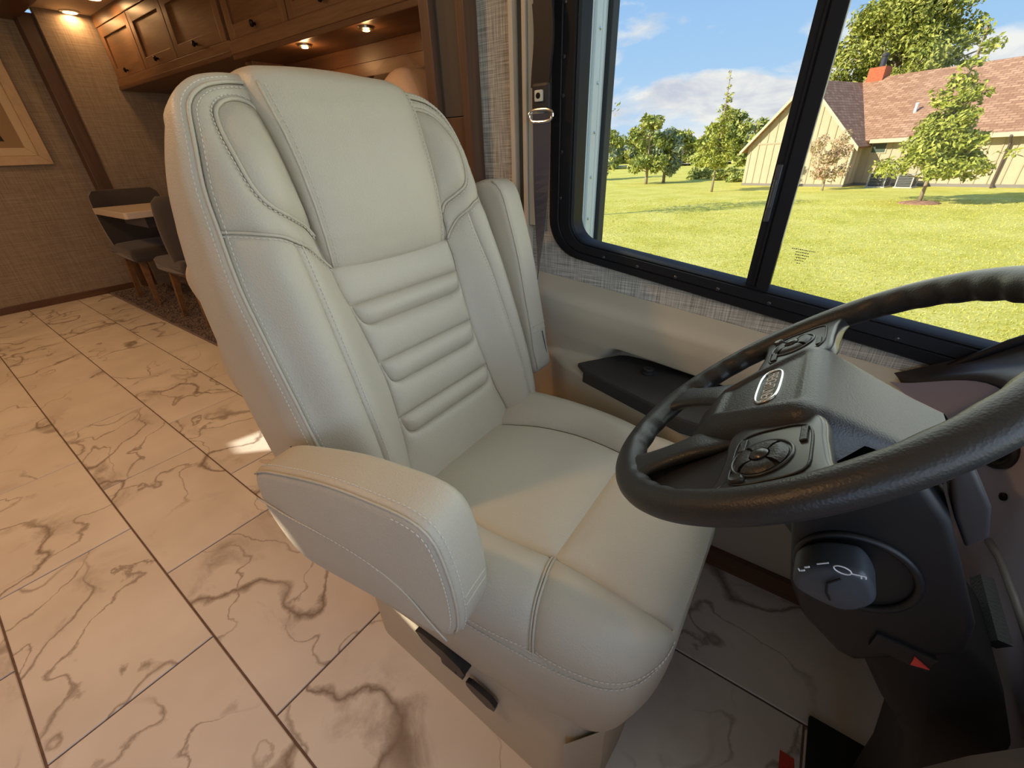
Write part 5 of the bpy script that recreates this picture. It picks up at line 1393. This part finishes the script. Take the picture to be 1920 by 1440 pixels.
def roof_slab(name, p, parent, thick=0.10):
    """p: eave-left, eave-right, ridge-right, ridge-left; gets a UV in metres"""
    p = [Vector(q) for q in p]; n_ = (p[1] - p[0]).cross(p[3] - p[0]).normalized()
    if n_.z < 0: n_ = -n_
    V = p + [q - n_ * thick for q in p]
    o = mesh_obj(name, V, [(0, 1, 2, 3), (7, 6, 5, 4), (0, 4, 5, 1), (1, 5, 6, 2), (2, 6, 7, 3), (3, 7, 4, 0)], SHING, parent, smooth=False)
    uv = o.data.uv_layers.new(name='uv'); ud = (p[1] - p[0]).normalized(); vd = (p[3] - p[0]); vd = (vd - ud * vd.dot(ud)).normalized()
    for l in o.data.loops:
        c = o.data.vertices[l.vertex_index].co - p[0]; uv.data[l.index].uv = (c.dot(ud), c.dot(vd))
    return o
XL, AX, AZ, EZ = -5.15, -2.60, 4.62, 1.97
# gable wing
MB().prism([(XL, 0, 0.1), (0, 0, 0.1), (0, 0, EZ), (AX, 0, AZ - 0.05), (XL, 0, EZ)], (0, 5, 0)).build('wing_wall', SIDING, house)
MB().box(XL - .02, 0.02, -.02, 5, -0.3, 0.12).build('foundation', BASEM, house)
for x in np.arange(XL + 0.17, 0, 0.405):
    zt = EZ + (x - XL) / (AX - XL) * (AZ - .05 - EZ) if x < AX else EZ + (0 - x) / (0 - AX) * (AZ - .05 - EZ)
    MB().box(x - .022, x + .022, -.028, 0.0, 0.12, zt - .02).build('batten', BATT, house)
MB().box(XL, 0, -.025, 0, 2.02, 2.09).build('belt_board', BATT, house)
for y in np.arange(0.25, 1.2, 0.405): MB().box(0, .028, y - .022, y + .022, .12, EZ).build('batten', BATT, house)
MB().box(-.03, .04, -.04, .04, .1, EZ).build('corner_board', TRIMH, house)
sl = (AZ - EZ) / (0 - AX); ov = 0.32
roof_slab('wing_roof', [(0 + ov, -.30, EZ - ov * sl + .08), (0 + ov, 5.6, EZ - ov * sl + .08), (AX, 5.6, AZ + .08), (AX, -.30, AZ + .08)], house)
sl2 = (AZ - EZ) / (AX - XL)
roof_slab('wing_roof', [(XL - ov, 5.6, EZ - ov * sl2 + .08), (XL - ov, -.30, EZ - ov * sl2 + .08), (AX, -.30, AZ + .08), (AX, 5.6, AZ + .08)], house)
for (a, c) in (((0 + ov, EZ - ov * sl), (AX, AZ)), ((XL - ov, EZ - ov * sl2), (AX, AZ))):
    MB().prism([(a[0], -.33, a[1] + .08), (c[0], -.33, c[1] + .08), (c[0], -.33, c[1] - .10), (a[0], -.33, a[1] - .10)], (0, .04, 0)).build('barge_board', TRIMH, house)
# main range
MY = 1.2
MB().box(0, 13, MY, 9, .1, EZ + .1).build('main_wall', SIDING, house)
MB().box(0, 13, MY - .02, 9, -.3, .12).build('foundation', BASEM, house)
for x in np.arange(0.30, 13, 0.405): MB().box(x - .022, x + .022, MY - .028, MY, .12, EZ).build('batten', BATT, house)
roof_slab('main_roof', [(-2.6, MY - .40, EZ - .02), (13.4, MY - .40, EZ - .02), (13.4, 5.6, 4.86), (-2.6, 5.6, 4.86)], house)
roof_slab('main_roof', [(13.4, 10.0, EZ), (-2.6, 10.0, EZ), (-2.6, 5.6, 4.86), (13.4, 5.6, 4.86)], house)
MB().box(.3, 13.4, MY - .46, MY - .38, EZ - .14, EZ + .02, .01).build('gutter', TRIMH, house)
wn = MB().box(.28, .92, MY - .035, MY + .01, 1.38, 1.84).build('window', TRIMH, house)
MB().box(.33, .87, MY - .042, MY - .03, 1.43, 1.79).build('pane', mat('grey_green_pane', (0.10, 0.13, 0.11), 0.15), wn)
chm = MB()
chm.box(-2.45, -1.72, 5.3, 6.1, 4.4, 5.30).build('chimney', mat('orange_brick', (0.50, 0.13, 0.06), 0.85, var=(14, 0.25)), house)
MB().lathe((-2.05, 5.7, 5.25), (0, 0, 1), [(0.13, 0), (0.13, 0.50), (0.16, 0.52), (0.16, 0.62), (0.05, 0.66)], 16).build('flue', mat('dark_flue', (0.07, 0.065, 0.085), 0.4, metallic=0.5), house)
MB().lathe((1.05, 2.55, 2.9), (0, 0, 1), [(0.06, 0), (0.06, 0.42), (0.08, 0.43), (0.05, 0.48)], 12).build('roof_vent', mat('white_vent', (0.8, 0.8, 0.8), 0.5), house)
MB().tube([(4.95, MY - .5, EZ - .1), (4.95, MY - .10, EZ - .35), (4.95, MY - .08, .15), (5.05, MY - .5, .03)], 0.045, 8).build('downpipe', mat('dark_downpipe', (0.12, 0.08, 0.06), 0.5), house)
# air conditioners by the wall
for i, (x, y) in enumerate(((1.30, 0.45), (2.35, 0.40))):
    t = thing('air_conditioner', ('grey outdoor air conditioner beside the house, under its small window', 'grey outdoor air conditioner further along the house wall, behind the young oak')[i], 'air conditioner', (0, 0, 0), 'air conditioners')
    t.matrix_world = HM @ Matrix.Translation((x, y, 0.0))
    GR = mat('grey_louvres', (0.20, 0.19, 0.19), 0.6); w2 = 0.33 if i == 0 else 0.28; hh = .62 if i == 0 else .55
    MB().box(-w2 + .03, w2 - .03, -w2 + .03, w2 - .03, .06, hh - .04).build('coil', mat('dark_coil', (0.05, 0.05, 0.05), 0.8), t)
    MB().box(-w2 - .06, w2 + .06, -w2 - .06, w2 + .06, -.06, .05).build('pad', mat('pale_concrete', (0.5, 0.47, 0.43), 0.9), t)
    MB().box(-w2, w2, -w2, w2, hh - .05, hh, .012).build('lid', mat('pale_grey_lid', (0.45, 0.43, 0.42), 0.5), t)
    for sx in (-1, 1):
        for sy in (-1, 1): MB().box(sx * w2 - .02, sx * w2 + .02, sy * w2 - .02, sy * w2 + .02, .05, hh).build('post', mat('pale_grey_lid', (0.45, 0.43, 0.42), 0.5), t)
    for k in range(7): MB().box(-w2 - .005, w2 + .005, -w2 - .005, w2 + .005, .09 + k * .065, .115 + k * .065).build('louvre', GR, t)

# trees
def leafmat(name, cols, sc=1.2):
    m = bpy.data.materials.new(name); m.use_nodes = True
    t = NT(m.node_tree); b = m.node_tree.nodes['Principled BSDF']
    co = t.new('ShaderNodeTexCoord').outputs['Object']
    n_ = t.noise(co, sc, 5.0, 0.75).outputs[0]
    t.l.new(t.ramp(n_, [(0.34, cols[0]), (0.5, cols[1]), (0.66, cols[2])]), b.inputs['Base Color']); b.inputs['Roughness'].default_value = 0.65; b.inputs['Specular IOR Level'].default_value = 0.2
    return m
LEAF_A = leafmat('oak_leaves', ((0.16, 0.20, 0.035), (0.38, 0.40, 0.07), (0.62, 0.58, 0.15)), 3.0)
LEAF_B = leafmat('far_leaves', ((0.16, 0.22, 0.06), (0.36, 0.40, 0.10), (0.62, 0.56, 0.20)), 1.6)
LEAF_C = leafmat('myrtle_leaves', ((0.34, 0.32, 0.12), (0.55, 0.42, 0.26), (0.72, 0.34, 0.26)), 3.5)
LEAF_D = leafmat('big_tree_leaves', ((0.14, 0.18, 0.035), (0.34, 0.36, 0.075), (0.60, 0.55, 0.17)), 1.6)
LEAF_E = leafmat('blue_green_leaves', ((0.18, 0.24, 0.15), (0.33, 0.38, 0.24), (0.52, 0.55, 0.36)), 1.6)
BARK = mat('pale_bark', (0.36, 0.28, 0.20), 0.9, (40, 0.5, 0.01, 'noise'))
def leaves(blobs, n, size, seed):
    """leaf blades: folded pairs of triangles scattered through soft ellipsoids"""
    r = np.random.default_rng(seed); bl = np.array(blobs, float)
    vol = bl[:, 3] * bl[:, 4] * bl[:, 5]; vol = vol ** 0.8; pick = r.choice(len(bl), n, p=vol / vol.sum())
    d = r.normal(0, 1, (n, 3)); d /= np.linalg.norm(d, axis=1)[:, None]; rad = r.uniform(0.25, 1.0, n) ** 0.55
    c = bl[pick, :3] + d * rad[:, None] * bl[pick, 3:6]
    nn = d * 0.5 + r.normal(0, 0.7, (n, 3)) + np.array((0, 0, 0.4)); nn /= np.linalg.norm(nn, axis=1)[:, None]
    tt = np.cross(nn, r.normal(0, 1, (n, 3))); tt /= np.linalg.norm(tt, axis=1)[:, None]; bb = np.cross(nn, tt)
    s = size * r.uniform(0.6, 1.35, n)[:, None]
    V = np.zeros((n, 4, 3)); V[:, 0] = c - tt * s; V[:, 1] = c + bb * s * 0.42 + nn * s * 0.12; V[:, 2] = c + tt * s; V[:, 3] = c - bb * s * 0.42 + nn * s * 0.12
    F = np.zeros((n * 2, 3), int); k = np.arange(n) * 4
    F[0::2] = np.c_[k, k + 1, k + 2]; F[1::2] = np.c_[k, k + 2, k + 3]
    return V.reshape(-1, 3), F.tolist()
def tree(name, label, x, y, blobs, n, size, lm, trunk, seed, group=None, cat='tree', branches=True):
    t = thing(name, label, cat, (0, 0, 0), group)
    t.matrix_world = Matrix.Translation((x, y, gz(x, y))) @ Matrix.Rotation(-TILT, 4, 'Y')
    b = MB()
    h, r0 = trunk[0], trunk[1]; lean = trunk[2] if len(trunk) > 2 else 0.0
    pts = [(lean * q * q * h, 0.02 * math.sin(5 * q), h * q - 0.05 * (q == 0)) for q in np.linspace(0, 1, 9)]
    MB().tube(pts, [r0 * (1 - 0.8 * q) for q in np.linspace(0, 1, 9)], 8).build('trunk', BARK, t, smooth=True)
    if branches:
        r = random.Random(seed); bb = MB()
        for (cx, cy, cz, rx, ry, rz) in blobs:
            q = max(0.15, min(0.95, (cz - 0.35 * math.hypot(cx, cy)) / h)); p0 = Vector((lean * q * q * h, 0, h * q)); p1 = Vector((cx, cy, cz))
            bb.tube([p0, p0.lerp(p1, .5) + Vector((0, 0, -0.03)), p1], [r0 * .35, r0 * .22, r0 * .08], 5)
        o = bb.build('branches', BARK, t, smooth=True); o['kind'] = 'stuff'
    V, F = leaves(blobs, n, size, seed)
    o = mesh_obj('foliage', V, F, lm, t, smooth=False, norm=False); o['kind'] = 'stuff'
    return t
R = random.Random(3)
def tiered(h0, h1, w0, w1, tiers, per, lean, H, j=0.3):
    out = []
    for k in range(tiers):
        q = k / (tiers - 1); z = h0 + (h1 - h0) * q; w_ = w0 + (w1 - w0) * q ** 0.8; m_ = max(1, int(per * (1 - 0.75 * q)))
        for i in range(m_):
            a = R.uniform(0, 2 * PI); d = w_ * R.uniform(0.25, 0.85); s_ = w_ * R.uniform(0.22, 0.42) + 0.05
            out.append((lean * (z / H) ** 2 * H + d * math.cos(a), d * math.sin(a), z + R.uniform(-.12, .12), s_, s_, s_ * 0.55))
    return out
tree('young_oak', 'slender young oak on the lawn, left of the house', -5.22, 25.44, tiered(1.35, 5.1, 1.0, 0.10, 14, 9, 0.0, 5.25), 3000, 0.085, LEAF_A, (5.15, 0.06, 0.0), 11)
tree('young_oak', 'young oak in front of the house\'s brown roof', 2.54, 20.88, tiered(1.15, 4.85, 1.5, 0.22, 14, 12, 0.0, 5.0), 7500, 0.085, LEAF_A, (4.9, 0.06, 0.0), 12)
bl = []
for i in range(26):
    a = R.uniform(0, 2 * PI); d = R.uniform(.1, .75); z = R.uniform(.6, 2.25); bl.append((d * math.cos(a) * (0.5 + z * .35), d * math.sin(a) * (0.5 + z * .35), z, .26, .26, .30))
oak2 = bpy.data.objects['young_oak.001']
mo = MB().lathe((0, 0, -0.02), (0, 0, 1), [(0.62, 0), (0.55, 0.05), (0.30, 0.09), (0.1, 0.10)], 28).build('mulch_ring', mat('red_brown_mulch', (0.36, 0.20, 0.13), 0.95, var=(9, 0.4)), oak2, smooth=True)
tree('crape_myrtle', 'pinkish flowering shrub at the corner of the house', -0.45, 25.9, bl, 2600, 0.060, LEAF_C, (1.2, 0.05), 13, cat='shrub')
bl = []
for i in range(70):
    a = R.uniform(0, 2 * PI); q = R.uniform(0, 1); d = 3.9 * math.sqrt(R.uniform(0, 1)) * math.sin(min(PI, 0.45 + q * 2.4)) ** .8
    bl.append((d * math.cos(a), d * math.sin(a), 3.2 + 6.4 * q, 1.15, 1.15, .9))
bl += [(3.6, 0, 5.6, .8, .8, .6), (4.4, -.5, 6.6, .5, .5, .5), (3.2, .5, 7.3, .9, .8, .7), (-3.2, 0, 5.5, .9, .9, .8)]
tree('shade_tree', 'big spreading shade tree behind the house roof', 1.35, 43.0, bl, 30000, 0.15, LEAF_D, (8.5, 0.35), 14)
# far tree line
def round_tree(x, y, w_, h, seed, lm, label, trunk=1.0, n=1500, size=.26):
    r = random.Random(seed); bl = []
    for i in range(18):
        q = r.uniform(0, 1); a = r.uniform(0, 2 * PI); d = w_ * math.sqrt(r.uniform(0, 1)) * math.sin(0.5 + q * 2.3) ** .8
        bl.append((d * math.cos(a), d * math.sin(a), trunk + (h - trunk) * q, w_ * .34, w_ * .34, (h - trunk) * .16))
    return tree('field_tree', label, x, y, bl, n, size, lm, (h * .9, 0.12), seed, 'trees beyond the lawn')
round_tree(-10.9, 31.6, 1.45, 3.7, 21, LEAF_B, 'rounded bright green tree standing out on the far lawn', 0.75, 3000, .16)
round_tree(-10.0, 32.6, 1.15, 3.0, 22, LEAF_E, 'blue-green tree just right of the rounded one on the far lawn', 0.7, 2200, .16)
round_tree(-17.3, 36.5, 1.6, 3.4, 23, LEAF_E, 'dark green tree nearest the left end of the window view', 0.6, 2000, .17)
round_tree(-9.3, 46.0, 2.3, 4.3, 24, LEAF_B, 'broad yellow-green tree behind the slender young oak', 0.5, 3000, .22)
round_tree(-6.6, 45.0, 1.9, 4.0, 25, LEAF_B, 'green tree with orange tints left of the house gable', 0.5, 2600, .22)
k = 0
ROW = MB()
for (x, y, w_, h) in ((-27, 60, 3.0, 4.2), (-22, 62, 2.6, 3.8), (-31, 66, 3.6, 5.0), (-17.5, 64, 2.6, 4.2), (-13.5, 66, 3.0, 3.6), (-9.5, 70, 3.2, 4.0), (-35, 58, 2.8, 4.6), (-5, 68, 3.0, 4.5), (-24.5, 70, 3, 4.6)):
    k += 1
    round_tree(x, y, w_, h, 40 + k, LEAF_B if k % 3 else LEAF_E, 'distant bushy tree beyond the road, %s' % ('third from the left', 'fourth from the left', 'second from the left', 'fifth from the left', 'sixth from the left', 'seventh from the left', 'furthest left of the row', 'last on the right beside the gable', 'tall one behind the fourth from the left')[k - 1], 0.2, 1500, .36)
# hedge-like wood that closes the view behind them: nobody could count its stems
bl = []
r = random.Random(99)
for x in np.arange(-75, 8, 1.5):
    hh = r.uniform(2.2, 3.9); y = 82 + r.uniform(-3, 3)
    for q in (0.2, 0.55, 0.9): bl.append((x + r.uniform(-.5, .5), y, gz(x, 0) + hh * q, 1.5, 1.2, hh * .28))
V, F = leaves(bl, 14000, 0.42, 98)
wd_ = mesh_obj('wood', V, F, LEAF_B, None, smooth=False, norm=False)
tag(wd_, 'low distant wood along the horizon beyond the road', 'trees', kind='stuff')
# low bushes by the gable
for i, (x, y) in enumerate(((-5.0, 32.5), (-6.6, 34.2), (-8.4, 36.0))):
    r = random.Random(60 + i); bl = [(r.uniform(-.7, .7), r.uniform(-.5, .5), r.uniform(.15, .55), .4, .4, .3) for _ in range(9)]
    tree('bush', ('low yellow-green bush nearest the house gable', 'middle one of three low yellow-green bushes left of the gable', 'low yellow-green bush furthest left of the house gable')[i], x, y, bl, 900, .11, LEAF_B, (.4, .03), 60 + i, 'low bushes by the gable', 'bush', branches=False)
# trees whose branches only reach into the view
bl = [(1.55, 0, 3.35, .16, .3, .22), (1.45, .2, 2.35, .22, .3, .35), (1.5, -.1, 1.75, .18, .3, .28), (0, 0, 3.2, 1.3, 1.3, 1.4), (0.3, 0, 4.6, 1.0, 1.0, .8)]
tree('yard_tree', 'tree mostly hidden by the slide-out, its twigs at the left of the window', -8.0, 15.2, bl, 1500, .075, LEAF_A, (4.6, .10), 71)
bl = [(-1.55, 0, 1.45, .5, .4, .16), (-1.5, .1, 5.15, .25, .3, .35), (-1.45, 0, 4.2, .3, .3, .3), (0, 0, 3.4, 1.2, 1.2, 1.5), (.2, 0, 5.0, 1.0, 1.0, .8)]
tree('yard_tree', 'tree at the far right of the window view, only its twigs showing', 5.75, 20.5, bl, 1500, .085, LEAF_A, (5.2, .10), 72)
